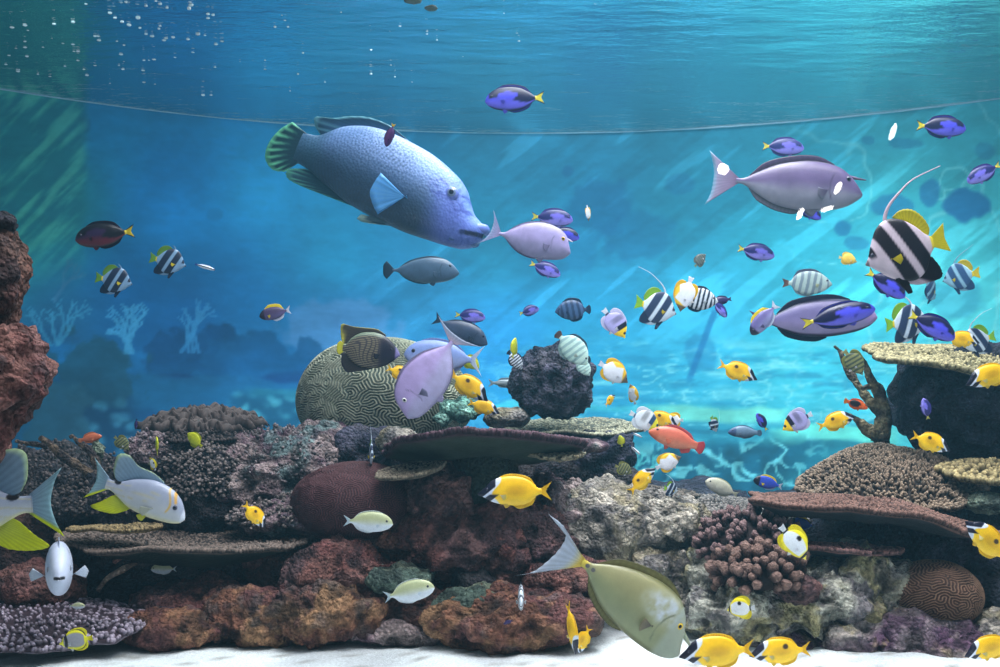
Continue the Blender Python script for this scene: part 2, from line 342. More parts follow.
# ================================================================ reef
_ico = {}
def ico(n):
    if n not in _ico:
        bm = bmesh.new(); bmesh.ops.create_icosphere(bm, subdivisions=n, radius=1)
        _ico[n] = (np.array([v.co[:] for v in bm.verts]), [tuple(v.index for v in f.verts) for f in bm.faces]); bm.free()
    return _ico[n]
PAL = {  # base, second, blotch, speck
 'red': ([88, 54, 52], [122, 84, 76], [74, 58, 62], [140, 104, 100]),
 'brown': ([72, 46, 42], [98, 66, 56], [48, 36, 38], [116, 86, 74]),
 'orange': ([116, 78, 62], [146, 112, 82], [96, 60, 64], [92, 84, 84]),
 'pink': ([126, 108, 112], [158, 142, 140], [92, 66, 84], [86, 128, 130]),
 'grey': ([134, 130, 126], [172, 164, 152], [88, 84, 92], [160, 148, 112]),
 'pale': ([160, 160, 150], [186, 184, 166], [98, 92, 100], [170, 158, 98]),
 'purple': ([118, 106, 112], [158, 150, 144], [88, 60, 88], [164, 150, 104]),
 'green': ([86, 104, 94], [112, 126, 112], [60, 72, 70], [140, 146, 120]),
 'dark': ([44, 42, 50], [60, 56, 60], [28, 30, 38], [76, 74, 74]),
 'navy': ([40, 46, 62], [56, 60, 76], [26, 32, 46], [84, 90, 104]),
 'mint': ([104, 160, 146], [150, 200, 184], [84, 128, 120], [176, 214, 200]),
 'slate': ([58, 58, 76], [78, 76, 92], [42, 44, 60], [96, 92, 100]),
}
def rock(label, px, py, hw, hh, D, dep, pal, sub=5, rough=.22, seed=None, knob=0., name='reef_rock', group=None, flat=0, nubs=0, nubc=((40, 36, 36), (118, 108, 106)), nr=.0085):
    seed = seed if seed is not None else int(px*7+py*3) % 997
    c = at(px, py, D); r = np.array([hw*D/FOC, dep, hh*D/FOC])
    n, F = ico(sub); p = n*r; W_ = p+c
    sz = min(r[0], r[2])
    d = rough*sz*(1.5*fbm(W_/(sz*1.2)+seed, 3, seed=seed)+.3*fbm(W_/(sz*.45), 3, seed=seed+1))
    k_ = min(1, sz/.16); rg = 1-np.abs(fbm(W_*8.5+seed*.7, 3, seed=seed+2))*3.2; d = d+.030*k_*np.clip(rg, -1, 1)+.05*k_*fbm(W_*6+.3*fbm(W_*12, 2)[:, None], 4, .6, seed=seed+4)
    w = worley(W_*9+seed, seed=seed); d = d+.035*min(1, sz/.2)*(.42-w)
    w2 = worley(W_*26, seed=seed+3); d = d+(.009+knob)*(.45-w2)+.014*k_*fbm(W_*28, 3, .7, seed=seed)
    nn = n/r; nn /= np.linalg.norm(nn, axis=1)[:, None]
    p = p+nn*d[:, None]
    if flat: p[:, 2] = np.where(p[:, 2] > flat*r[2], flat*r[2]+(p[:, 2]-flat*r[2])*.3, p[:, 2])
    A, B, Cc, Dd = [np.array(q, float) for q in PAL[pal]]
    f1 = fbm(W_*5+3, 4, seed=seed+5); f2 = fbm(W_*3.2+9, 4, seed=seed+6); f3 = fbm(W_*24, 3, seed=seed+7); f4 = fbm(W_*7, 4, .6, seed=seed+8)
    col = mixc(A, B, ss(-.25, .4, f1)); col = mixc(col, Cc, ss(.05, .3, f2)*.75); col = mixc(col, Dd, ss(.12, .3, f4)*.6); col = col*(1+.35*f3[:, None])
    f5 = fbm(W_*14, 3, .7, seed=seed+11); col = mixc(col, B*1.12, ss(.15, .45, f5)*.55); col = mixc(col, Cc*.8, ss(.12, .4, -f5)*.6)
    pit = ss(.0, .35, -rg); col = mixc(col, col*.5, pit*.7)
    col = mixc(col, col*.6, ss(.5, .8, w)*.5)          # darker in the pits
    o = link(name, mesh(name, p, F, col, M_ROCK), loc=c)
    if nubs:
        rg_ = np.random.default_rng(seed); ok = np.where((nn[:, 2] > -.1)*(nn[:, 1] < .35))[0]; ii = rg_.choice(ok, nubs)
        Nn = nn[ii]+.45*rg_.standard_normal((nubs, 3)); Nn /= np.linalg.norm(Nn, axis=1)[:, None]
        V, F2, C = nub_mesh(p[ii]+.008*rg_.standard_normal((nubs, 3))-.004*nn[ii], Nn, .017, nr, nubc[0], nubc[1], seed); tag(link('knobs', mesh('knobs', V, F2, C, M_NUB), o), kind='stuff')
    tag(o, label, 'rock', group or 'rocks of the reef'); return o

def nub_mesh(P, Nrm, ln, rd, cb, ct, seed=0, sides=5):
    """stubby branchlets at P along Nrm as one mesh"""
    r = np.random.default_rng(seed); n = len(P)
    A = np.cross(Nrm, np.array([.3, .9, .2])); A /= np.linalg.norm(A, axis=1)[:, None]; B = np.cross(Nrm, A)
    th = np.linspace(0, 2*np.pi, sides, endpoint=False); ln = ln*(.6+.8*r.random(n)); rd = rd*(.75+.5*r.random(n))
    rings = [(0, 1.0), (.55, .95), (.9, .6)]
    V = []; C = []; tint = (.8+.4*r.random(n))[:, None, None]
    for h, k in rings:
        V.append(P[:, None]+Nrm[:, None]*(h*ln)[:, None, None]+(k*rd)[:, None, None]*(A[:, None]*np.cos(th)[None, :, None]+B[:, None]*np.sin(th)[None, :, None]))
        C.append(np.broadcast_to(mixc(cb, ct, np.array([h]))[None], (n, sides, 3))*tint)
    V.append(P[:, None]+Nrm[:, None]*ln[:, None, None]); C.append(np.broadcast_to(np.array(ct, float), (n, 1, 3))*tint)
    V = np.concatenate(V, 1); C = np.concatenate(C, 1); m = V.shape[1]
    F = []
    base = []
    for a in range(2):
        for k in range(sides): base.append((a*sides+k, a*sides+(k+1) % sides, (a+1)*sides+(k+1) % sides, (a+1)*sides+k))
    tri = [(2*sides+k, 2*sides+(k+1) % sides, 3*sides) for k in range(sides)]
    off = (np.arange(n)*m)[:, None, None]
    F = (np.array(base)[None]+off).reshape(-1, 4).tolist()+(np.array(tri)[None]+off).reshape(-1, 3).tolist()
    return V.reshape(-1, 3), F, C.reshape(-1, 3)

def table(label, px, py, hw, D, dep, pitch=0, roll=0, bowl=.5, thick=.03, top=((70, 52, 50), (168, 140, 124)), under=(52, 62, 56), nubs=1800, nl=.026, nr=.009, seed=1, lip=.05, stalk=True, name='table_coral', dish=.0, irr=.16, yaw=0, bex=1.3):
    """plate coral: plate, branchlets (stuff), stalk.  px,py = rim centre"""
    c = at(px, py, D); rx = hw*D/FOC; ry = dep
    root = link(name, None, loc=c, rot=(math.radians(pitch), math.radians(roll), math.radians(yaw))); tag(root, label, 'coral', 'plate corals on the reef')
    na, nr_ = 84, 20
    nubs = int(nubs*.85); th = np.linspace(0, 2*np.pi, na, endpoint=False)
    Rf = lambda t: 1+irr*fbm(np.stack([np.cos(t)*1.6+seed, np.sin(t)*1.6, 0*t], -1), 3, seed=seed)+.03*np.sin(t*9+seed)+.02*np.sin(t*17)
    def topz(x, y, q): return dish*(q**2-1)*-1*0+dish*q**2+lip*(fbm(np.stack([x*2.2+seed, y*2.2, 0*x], -1), 3, seed=seed+2))
    q = np.linspace(0.001, 1, nr_)
    Q, T = np.meshgrid(q, th, indexing='ij'); X = rx*Q*Rf(T)*np.cos(T); Y = ry*Q*Rf(T)*np.sin(T)
    Zt = topz(X, Y, Q); Zb = Zt-thick*.4-bowl*rx*(1-Q**bex)**1.15-.006*fbm(np.stack([X*12, Y*12, 0*X], -1), 2)
    V = np.concatenate([np.stack([X, Y, Zt], -1).reshape(-1, 3), np.stack([X*.99, Y*.99, Zb], -1)[::-1].reshape(-1, 3)])
    F = grid_faces(2*nr_, na, True)
    grad = np.clip(1-Q, 0, 1).reshape(-1)
    ct = np.tile(np.array(top[0], float), (nr_*na, 1)); cbm = np.array(under, float)*(1+.25*fbm(np.stack([X*8, Y*8, Zb*8], -1).reshape(-1, 3), 3)[:, None])
    rim = mixc(cbm, np.array(top[1])*.8, ss(.93, 1, Q.reshape(-1))); C = np.concatenate([ct, rim.reshape(nr_, na, 3)[::-1].reshape(-1, 3)])
    link('plate', mesh('plate', V, F, C, M_SMOOTH), root)
    r = np.random.default_rng(seed); t = r.random(nubs)*2*np.pi; qq = np.sqrt(r.random(nubs)); qq[:nubs//5] = 1-.04*r.random(nubs//5)
    x = rx*qq*Rf(t)*np.cos(t); y = ry*qq*Rf(t)*np.sin(t); z = topz(x, y, qq)-.004
    Nn = np.stack([np.cos(t)*qq**3*.9+.35*r.standard_normal(nubs), np.sin(t)*qq**3*.9+.35*r.standard_normal(nubs), np.ones(nubs)], -1); Nn /= np.linalg.norm(Nn, axis=1)[:, None]
    V, F, C = nub_mesh(np.stack([x, y, z], -1), Nn, nl, nr, top[0], top[1], seed)
    o = link('branchlets', mesh('branchlets', V, F, C, M_NUB), root); tag(o, kind='stuff')
    if stalk:
        H = c[2]+.02 if stalk is True else stalk
        m = 14; tt = np.linspace(0, 1, m); zz = -bowl*rx*.8-tt*(max(.05, H-bowl*rx*.8)); rad = (.34*rx)*(1-.35*np.sin(tt*np.pi))+.02*np.sin(tt*9)
        V, F = tube(np.stack([.05*np.sin(tt*4), .05+0*tt, zz], -1), rad, 20); V = V+.03*fbm(V*7, 3, seed=seed)[:, None]*np.array([1, 1, 0])
        C = np.array(under, float)*(1+.3*fbm(V*9, 3)[:, None]); link('stalk', mesh('stalk', V, F, C, M_ROCK), root)
    return root

# labyrinth pattern for the brain corals (Swift-Hohenberg relaxation)
def labyrinth(n, period, steps=120, seed=1):
    r = np.random.default_rng(seed); u = .1*r.standard_normal((n, n)); k = np.fft.fftfreq(n)*2*np.pi
    KX, KY = np.meshgrid(k, k, indexing='ij'); k2 = (KX**2+KY**2)/(2*np.pi/period)**2
    eps, dt = .5, .6; Lin = eps-(1-k2)**2
    for _ in range(steps):
        u = np.real(np.fft.ifft2((np.fft.fft2(u-dt*u**3))/(1-dt*Lin)))
    return u/np.abs(u).max()
def brain(label, px, py, hw, hh, D, dep, ridge, groove, period, n=380, amp=.012, seed=1, thr=(-.25, .3), name='brain_coral', lump=.12):
    c = at(px, py, D); r = np.array([hw*D/FOC, dep, hh*D/FOC])
    lab = labyrinth(512, period, 70, seed=seed); g = np.linspace(-1, 1, n); A, B = np.meshgrid(g, g, indexing='ij')
    # disc -> nearly whole sphere, seen from front-top (Lambert)
    rho = np.maximum(np.abs(A), np.abs(B)); e = np.hypot(A, B)+1e-9; a = A*rho/e; b = B*rho/e; R2 = rho*1.52
    zc = 1-R2**2/2; k = np.sqrt(np.maximum(0, 1-R2**2/4))*1.52
    N0 = np.stack([a*k, b*k, zc], -1).reshape(-1, 3)      # z = towards pole
    Rm = np.array(Euler((math.radians(58), 0, 0)).to_matrix()); Nn = N0@Rm.T
    s = 505/2.; ia = ((a+1)*s).reshape(-1); ib = ((b+1)*s).reshape(-1)
    i0 = np.clip(ia.astype(int), 0, 510); j0 = np.clip(ib.astype(int), 0, 510); fa = ia-i0; fb = ib-j0
    L_ = lab[i0, j0]*(1-fa)*(1-fb)+lab[i0+1, j0]*fa*(1-fb)+lab[i0, j0+1]*(1-fa)*fb+lab[i0+1, j0+1]*fa*fb
    Hh = ss(thr[0], thr[1], L_)
    P = Nn*r; lumpv = lump*min(r[0], r[2])*fbm((P+c)*2.2+seed, 2, seed=seed)
    P = P+Nn*(lumpv+amp*Hh)[:, None]
    tone = 1+.18*fbm(P*5, 3, seed=3); C = mixc(groove, ridge, Hh)*tone[:, None]
    F = grid_faces(n, n); o = link(name, mesh(name, P, F, C, M_SMOOTH), loc=c); tag(o, label, 'coral'); return o

def knobby(label, px, py, hw, hh, D, dep, cb, ct, n=150, fl=.07, fr=.017, seed=1, name='finger_coral'):
    c = at(px, py, D); r = np.array([hw*D/FOC, dep, hh*D/FOC]); rr = np.random.default_rng(seed)
    root = link(name, None, loc=c); tag(root, label, 'coral')
    V0, F0 = ico(4); core = V0*r*.8; core = core+.02*fbm(core*9, 2)[:, None]*V0
    link('core', mesh('core', core, F0, np.tile(np.array(cb, float)*.8, (len(core), 1)), M_SMOOTH), root)
    vs = []
    for k in range(4):
        m = 9; t = np.linspace(0, 1, m); rad = fr*np.array([.7, .8, .85, .92, 1.0, 1.08, 1.05, .85, .5])
        V, F = tube(np.stack([.006*np.sin(t*3+k), .006*np.cos(t*4+k), t*fl], -1), rad, 10); V = V+.0045*fbm(V*110+k, 2, seed=k)[:, None]*np.array([1, 1, .5])
        C = mixc(cb, ct, ss(.45, 1.0, V[:, 2]/fl))*(1+.2*fbm(V*90, 2)[:, None]); vs.append(mesh('branch', V, F, C, M_KNOB))
    g = (1+5**.5)/2; k = 0
    for i in range(n):
        z = 1-(i+.5)/n*1.35; ph = 2*np.pi*i/g; q = math.sqrt(max(0, 1-z*z)); d = np.array([q*math.cos(ph), q*math.sin(ph), z])+.12*rr.standard_normal(3)
        d /= np.linalg.norm(d)
        if d[1] > .75: continue
        p = d*r*.78; v = Vector((d/r/np.linalg.norm(d/r))+np.array([0, 0, .35])).normalized()
        o = link('branch', vs[i % 4], root, loc=p); o.rotation_mode = 'XYZ'; o.rotation_euler = v.to_track_quat('Z', 'Y').to_euler(); s = .75+.5*rr.random(); o.scale = (s, s, s*(.8+.5*rr.random()))
    return root

def stick(label, paths, D, cb, ct, name='branching_coral', seed=1):
    """paths: list of [(px,py,r_px,dD), ...]; each path a branch"""
    p0 = at(paths[0][0][0], paths[0][0][1], D+paths[0][0][3]); root = link(name, None, loc=p0); tag(root, label, 'coral')
    for k, pts in enumerate(paths):
        q = np.array([np.append(at(x, y, D+d), r_*D/FOC) for x, y, r_, d in pts]); s = spline(q, 8*len(pts)+4)
        n1 = fbm(s[:, :3]*14, 2, seed=seed+k); s[:, 0] += .006*n1; rad = np.maximum(s[:, 3], .001)*(1+.35*fbm(s[:, :3]*28, 2, seed=seed+9+k))
        V, F = tube(s[:, :3]-p0, rad, 12); nz = fbm(V*40, 3, seed=seed); V = V+.004*nz[:, None]*np.array([1, 1, 1]); f = fbm(V*20, 3, seed=seed+3)
        C = mixc(cb, ct, ss(-.2, .4, f)); link('branch', mesh('branch', V, F, C, M_ROCK), root)
    return root
# ---------------------------------------------------------------- the reef, back to front
L_ = 'L'
# added deep cores, the caves' shade put into their dark colour
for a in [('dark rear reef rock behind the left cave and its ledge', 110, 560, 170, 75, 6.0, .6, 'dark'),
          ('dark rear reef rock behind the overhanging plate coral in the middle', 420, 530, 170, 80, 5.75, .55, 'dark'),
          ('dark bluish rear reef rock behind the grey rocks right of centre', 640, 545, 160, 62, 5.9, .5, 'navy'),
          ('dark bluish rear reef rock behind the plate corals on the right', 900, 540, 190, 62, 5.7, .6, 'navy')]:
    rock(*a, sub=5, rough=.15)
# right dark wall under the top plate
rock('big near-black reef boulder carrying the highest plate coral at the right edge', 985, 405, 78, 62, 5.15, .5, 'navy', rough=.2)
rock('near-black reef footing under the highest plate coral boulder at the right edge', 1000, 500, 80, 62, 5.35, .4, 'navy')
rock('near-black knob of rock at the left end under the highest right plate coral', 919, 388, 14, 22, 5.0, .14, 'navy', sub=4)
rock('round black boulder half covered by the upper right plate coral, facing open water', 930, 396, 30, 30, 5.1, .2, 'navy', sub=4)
table('highest plate coral at the right edge, sandy knobby top tilted towards the viewer', 968, 357, 98, 4.9, .36, pitch=14, roll=2, bowl=.12, top=((62, 60, 44), (170, 160, 122)), under=(34, 42, 48), nubs=3000, nl=.024, nr=.010, seed=11, stalk=False, lip=.04, irr=.2)
table('broad sloping plate coral of fine pale knobs below the highest right plate', 893, 447, 84, 4.95, .44, pitch=10, roll=-3, bowl=.22, bex=2.5, top=((40, 34, 32), (144, 126, 108)), under=(34, 40, 44), nubs=5600, nl=.026, nr=.0075, seed=14, stalk=False, dish=-.2, lip=.05, irr=.14)
table('small plate coral with rounded yellowish knobs at the right edge', 984, 458, 44, 4.7, .2, pitch=9, bowl=.2, top=((56, 50, 38), (176, 160, 116)), under=(30, 36, 42), nubs=700, nl=.03, nr=.013, seed=18, stalk=False, dish=-.06)
table('long wide plate coral with reddish brown top sloping down to the right edge', 868, 504, 122, 4.5, .34, pitch=1, roll=8, bowl=.15, bex=2.5, top=((40, 27, 27), (122, 92, 82)), under=(30, 36, 40), nubs=5200, nl=.021, nr=.0078, seed=21, stalk=False, dish=-.03, irr=.16)
table('thin dim plate coral with pale pink rim below the reddish brown plate', 838, 550, 62, 4.45, .2, pitch=-2, roll=3, bowl=.16, top=((56, 42, 44), (150, 112, 108)), under=(30, 38, 42), nubs=900, nl=.014, nr=.008, seed=23, stalk=False)
rock('shaded blue-grey rock under the reddish brown plate near the right edge', 920, 553, 44, 34, 4.75, .25, 'slate')
rock('dark blue-grey rock at the right edge beside the brown maze coral', 985, 585, 42, 50, 4.6, .3, 'navy')
rock('blue-grey rock crest under the right plates beside the white snouted yellow fish', 965, 548, 30, 22, 4.6, .2, 'slate')
rock('pale green-topped stone at the right edge between two plate corals', 985, 503, 18, 10, 4.6, .12, 'green', sub=4)
# mid right
table('thin long grey plate coral left of the reddish brown plate', 722, 503, 84, 5.05, .3, pitch=5, roll=6, bowl=.14, top=((54, 54, 56), (132, 128, 124)), under=(34, 42, 48), nubs=2200, nl=.016, nr=.008, seed=27, stalk=False)
table('thin flat dark plate coral over the dark gap right of centre', 622, 492, 72, 5.0, .3, pitch=3, roll=1, bowl=.2, top=((48, 46, 46), (104, 96, 88)), under=(28, 32, 38), nubs=1300, nl=.012, nr=.008, seed=29, stalk=False)
table('flat sandy grey plate coral behind the central plate, below the black boulder', 572, 426, 76, 5.5, .34, pitch=9, roll=1, bowl=.12, top=((70, 74, 66), (160, 160, 138)), under=(40, 44, 60), nubs=3200, nl=.014, nr=.008, seed=31, stalk=False)
rock('dark purple-blue rock under the flat sandy grey plate coral', 597, 458, 34, 26, 5.35, .24, 'slate')
rock('small dark rock stub at the right foot of the purple-blue rock', 623, 478, 20, 14, 5.2, .14, 'dark', sub=4)
rock('round purple-black boulder standing above the central plate coral', 553, 384, 42, 36, 5.35, .26, 'slate', rough=.2, sub=6)
rock('dark rock filling the gap under the right end of the central plate', 548, 478, 44, 24, 5.25, .2, 'dark')  # added rock, dark colour stands in for shade in the gap
rock('narrow pinkish stone ledge right of the central plate coral', 585, 446, 24, 7, 4.95, .1, 'pink', sub=4)
# brain corals
brain('large domed brain coral with cream maze ridges left of centre', 384, 402, 86, 62, 5.75, .46, (168, 170, 148), (92, 104, 96), 6.3, n=370, amp=.012, seed=3)
rock('small pale mint green coral mound in front of the big brain coral', 461, 408, 19, 12, 5.15, .1, 'mint', sub=5, knob=.01, name='coral_mound')
rock('lower small pale mint coral lump beside the mint mound', 442, 419, 9, 6, 5.1, .06, 'mint', sub=4, knob=.01, name='coral_mound')
rock('small beige stone behind the central plate coral rim', 506, 418, 24, 9, 5.2, .12, 'grey', sub=4)
# central plate and its surroundings
table('big central plate coral with dark green bowl underside and purple knobby rim', 482, 440, 95, 4.6, .44, pitch=-12, roll=-1, bowl=.17, bex=3, dish=-.05, thick=.03, top=((26, 18, 24), (84, 60, 70)), under=(44, 56, 48), nubs=2600, nl=.024, nr=.010, seed=5, lip=.03, irr=.14)
table('small pale plate coral tucked under the left end of the central plate', 408, 466, 34, 4.4, .12, pitch=9, roll=-9, bowl=.15, top=((64, 58, 52), (146, 134, 116)), under=(44, 40, 44), nubs=900, nl=.012, nr=.007, seed=7, stalk=False)
table('small pale plate coral tucked under the right end of the central plate', 554, 456, 28, 4.5, .12, pitch=8, roll=2, bowl=.15, top=((96, 92, 78), (170, 160, 134)), under=(44, 44, 44), nubs=600, nl=.012, nr=.007, seed=8, stalk=False)
rock('tan rock knob at the left end of the central plate coral', 399, 443, 20, 14, 4.75, .12, 'grey', sub=4)
rock('blue-grey knobby rock between the maroon dome and the big brain coral', 366, 450, 34, 20, 5.2, .2, 'slate')
brain('maroon dome coral with tight fine polyps below the big brain coral', 356, 502, 62, 40, 4.7, .3, (84, 52, 54), (50, 32, 38), 7.0, n=260, amp=.004, seed=9, name='dome_coral')
# left reef
rock('pinkish grey crusted rock slope left of the maroon dome coral', 275, 478, 82, 48, 5.15, .35, 'pink', sub=6, nubs=500, nubc=((60, 54, 58), (128, 120, 122)), nr=.007)
rock('pale crusted rock hump just below the big brain coral', 325, 452, 36, 28, 5.25, .22, 'pink')
rock('purple and white crusted rock hump below the dark ruffled plate coral', 165, 452, 34, 22, 5.2, .2, 'pink', nubs=250, nubc=((60, 50, 56), (130, 120, 124)))
rock('dark knobbly rock left of the pinkish grey slope', 208, 486, 44, 48, 5.05, .28, 'dark', sub=5, nubs=1500)
rock('low grey-brown crusted rock above the left ledge plate', 290, 520, 60, 18, 4.75, .2, 'pink', nubs=500)
def ruffled(label, px, py, hw, D):
    root = table(label, px, py, hw, D, .3, pitch=10, bowl=.22, top=((22, 19, 22), (64, 56, 56)), under=(22, 22, 26), nubs=900, nl=.016, nr=.009, seed=41, stalk=False, dish=-.07)
    c = root.location
    for k in range(70):     # standing wavy ridges
        t = np.linspace(0, 1, 26); a0 = RNG.random()*6.28; q = math.sqrt(RNG.random())*.72; ln = .16+.16*RNG.random()
        x = q*hw*D/FOC*math.cos(a0)+(t-.5)*ln; y = q*.28*math.sin(a0)+.025*np.sin(t*14+k)+.02*(RNG.random()-.5); h = (.05+.035*RNG.random())*(1-.5*q*q)*np.sin(t*np.pi)**.4+.008*np.sin(t*30)
        V = []; 
        for s_ in (-1, 1):
            for zz in (0, 1): V.append(np.stack([x, y+s_*.0045*(1-.3*zz), zz*h], -1))
        A, B, Cc, Dd = V; P = np.stack([A, B, Dd, Cc], 1).reshape(-1, 3); F = [tuple(f) for f in grid_faces(26, 4)]
        C = mixc([20, 17, 20], [84, 74, 72], ss(.6, 1, np.tile([0, 1, 1, 0], 26))); o = link('ridge', mesh('ridge', P, F, C, M_NUB), root, loc=(0, 0, .0-.06*q*q))
ruffled('dark ruffled plate coral with wavy pale ridges on the left reef', 203, 420, 54, 5.25)
table('long shadowed ledge plate coral over the left cave, grainy grey top', 188, 540, 122, 4.6, .36, pitch=0, roll=1, bowl=.14, bex=2.5, top=((40, 36, 34), (112, 98, 90)), under=(26, 34, 30), nubs=4200, nl=.014, nr=.0085, seed=45, stalk=False, irr=.12)
table('small tan crusted plate coral on the front of the left ledge plate', 113, 531, 46, 4.36, .07, pitch=6, bowl=.05, top=((74, 62, 42), (136, 118, 84)), under=(40, 36, 34), nubs=500, nl=.01, nr=.007, seed=47, stalk=False)
rock('dark reef rock at the left edge behind the striped white fish tails', 55, 490, 85, 38, 5.4, .35, 'dark', sub=5, nubs=1200, nubc=((34, 30, 32), (90, 82, 82)))
rock('blackish reef rock above the cave on the left, behind the white black-spotted fish', 120, 505, 70, 30, 5.0, .3, 'dark', nubs=900, nubc=((34, 30, 32), (86, 78, 76)))
rock('dim red-brown rock inside the left cave on the left side', 25, 545, 40, 40, 4.9, .25, 'brown')
rock('dark red rock inside the left cave next to the white frontal fish', 40, 592, 44, 26, 4.45, .22, 'red', knob=.01)
rock('dark floor rock deep in the left cave', 150, 610, 60, 26, 4.7, .3, 'dark')
table('low sloping plate coral with scattered white knobs at the lower left corner', 46, 622, 104, 4.15, .3, pitch=10, roll=2, bowl=.1, top=((50, 38, 46), (150, 140, 154)), under=(50, 44, 46), nubs=1100, nl=.018, nr=.010, seed=51, stalk=False, irr=.1)
# big left pillar
rock('tall dark brown rock column at the left edge above the red boulder', -8, 272, 27, 60, 3.35, .16, 'brown', sub=6, rough=.25)
rock('dark stub of rock on top of the left column', 3, 222, 12, 9, 3.35, .06, 'dark', sub=4)
rock('massive reddish brown boulder bulging in from the left edge', -3, 383, 50, 60, 3.25, .2, 'red', sub=6, rough=.2)
rock('dark red underside rock of the bulging left boulder at the left edge', -40, 425, 50, 40, 3.4, .25, 'red', sub=5)
# middle red mass
rock('rounded red-brown boulder directly under the central plate coral', 448, 502, 42, 36, 4.65, .24, 'red', sub=6)
rock('dark maroon rock between the dome coral and the red boulder', 385, 540, 52, 26, 4.7, .2, 'brown')
rock('broad red-brown reef rock in the centre of the reef', 470, 545, 84, 44, 4.6, .3, 'red', sub=6, rough=.3)
rock('tan streaked rock wedge under the left ledge plate by the red slope', 280, 556, 36, 18, 4.65, .16, 'orange')
rock('brown shadowed rock between wedge and red slope', 300, 575, 60, 26, 4.65, .2, 'brown')
rock('long dark red rock slope running left into the cave mouth', 205, 602, 74, 22, 4.5, .24, 'red', sub=6)
rock('knobby pinkish red boulder left of centre under the pale swimming fish', 345, 574, 60, 32, 4.5, .24, 'red', sub=6, rough=.3)
rock('red-brown rock shoulder beside the grey-green stone', 400, 600, 70, 28, 4.45, .22, 'brown', sub=6, rough=.3)
rock('dark grey-green stone behind the lower pale fish', 400, 578, 34, 15, 4.32, .12, 'green')
rock('reddish rock under the yellow fish in the centre', 520, 545, 52, 42, 4.55, .2, 'red', sub=6)
rock('grey-green crusted stone on the reef foot in the centre', 478, 603, 46, 16, 4.25, .14, 'green')
rock('dark crevice rock between the two central red rocks', 480, 582, 26, 24, 4.42, .1, 'dark', sub=4)
rock('low orange and grey crusted rock on the sand at lower left', 172, 628, 52, 17, 4.22, .14, 'orange', sub=6)
rock('grey crust cap on the low rock at lower left', 175, 616, 34, 9, 4.28, .12, 'slate', sub=4)
rock('low tan rock on the sand between the left foot rocks', 254, 618, 58, 25, 4.33, .16, 'orange', sub=6)
rock('purplish tan block on the sand left of the centre', 326, 610, 62, 30, 4.3, .18, 'orange', sub=6)
rock('low pink crusted rock shelf at the front of the reef', 405, 628, 70, 15, 4.35, .16, 'pink', sub=5)
rock('long tan and orange reef block on the sand in the centre', 510, 618, 88, 28, 4.2, .2, 'orange', sub=6, rough=.2)
rock('dark red rock above the long tan block', 570, 578, 50, 18, 4.4, .2, 'red')
# grey rocks right of centre
rock('large pale grey crusted rock right of the central reef', 612, 528, 72, 42, 4.85, .3, 'grey', sub=6, rough=.26)
rock('pale grey rock shoulder left of the large horned olive fish', 560, 520, 38, 40, 4.8, .22, 'pink', sub=6)
rock('beige crusted rock with green patch right of centre', 668, 520, 46, 24, 4.75, .22, 'grey', sub=6)
rock('shadowed grey rock below the beige rock, behind the olive fish', 655, 570, 58, 32, 4.7, .24, 'grey', sub=6)
rock('pale turquoise-grey rock base under the finger coral', 705, 570, 34, 24, 4.6, .18, 'pale')
rock('rounded mottled pale rock at lower right, behind the white-and-yellow fish', 735, 610, 52, 42, 4.4, .22, 'pale', sub=6)
rock('knobby pale rock in the middle of the lower right reef', 810, 606, 68, 40, 4.4, .24, 'pale', sub=6, rough=.3)
rock('yellow-stained pale rock below the thin dim plate', 858, 590, 46, 34, 4.45, .2, 'pale', sub=6, rough=.3)
rock('purple crusted rock in the hollow of the lower right reef', 862, 634, 50, 26, 4.3, .16, 'purple', sub=6, rough=.3)
rock('grey and lilac crusted rock on the sand at lower right', 925, 641, 58, 26, 4.25, .2, 'purple', sub=6, rough=.28)
rock('pale pinkish crusted rock at the lower right corner', 985, 638, 46, 22, 4.3, .2, 'grey', sub=6)
rock('dark maroon foot rock behind the pair of yellow fish', 770, 645, 66, 16, 4.35, .14, 'purple', sub=5)
brain('small brown dome brain coral with thin tan squiggle ridges at lower right', 935, 594, 43, 33, 4.35, .2, (120, 94, 76), (62, 42, 36), 12, n=260, amp=.006, thr=(.0, .45), seed=13)
knobby('dark maroon finger coral of many short blunt branches', 750, 546, 56, 36, 4.5, .22, (38, 26, 28), (128, 104, 104), n=290, fl=.05, fr=.0125, seed=3)
knobby('brown finger coral with thicker rounded lobes below the dark one', 762, 574, 44, 24, 4.3, .16, (44, 30, 30), (118, 94, 86), n=150, fl=.065, fr=.0185, seed=4)
rock('reddish brown lobed coral lump right of the brown finger coral', 797, 588, 24, 13, 4.22, .1, 'red', sub=5, knob=.02, name='coral_mound')
# branching corals
stick('upright brown branching coral with two arms at right, in open water', [
    [(880, 442, 9, 0), (884, 415, 7, 0), (880, 395, 6, 0), (872, 382, 5, -.02), (866, 368, 3, -.04), (861, 358, 1.8, -.05)],
    [(880, 414, 5, 0), (868, 399, 4.5, .03), (856, 383, 4.2, .05), (847, 367, 3.6, .08), (840, 353, 2.6, .1), (834, 346, 1.4, .1)],
    [(874, 386, 4, 0), (867, 387, 3, -.03), (862, 389, 1.8, -.04)],
    [(884, 438, 8, 0), (868, 430, 6, -.03), (856, 419, 3, -.05), (848, 415, 1.6, -.06)]], 5.2, (92, 82, 72), (166, 152, 116))
stick('thin dark branching coral on the left reef below the red boulder', [
    [(98, 480, 6, 0), (88, 472, 5, 0), (66, 458, 4.5, -.02), (50, 444, 3.5, -.04), (40, 437, 2, -.05)],
    [(99, 476, 5, 0), (96, 462, 4, .02), (88, 450, 3.6, .03), (78, 442, 2.8, .04), (72, 435, 1.8, .05)],
    [(46, 446, 3, 0), (30, 444, 2.5, 0), (16, 441, 1.5, 0)]], 4.9, (50, 44, 46), (104, 88, 74))
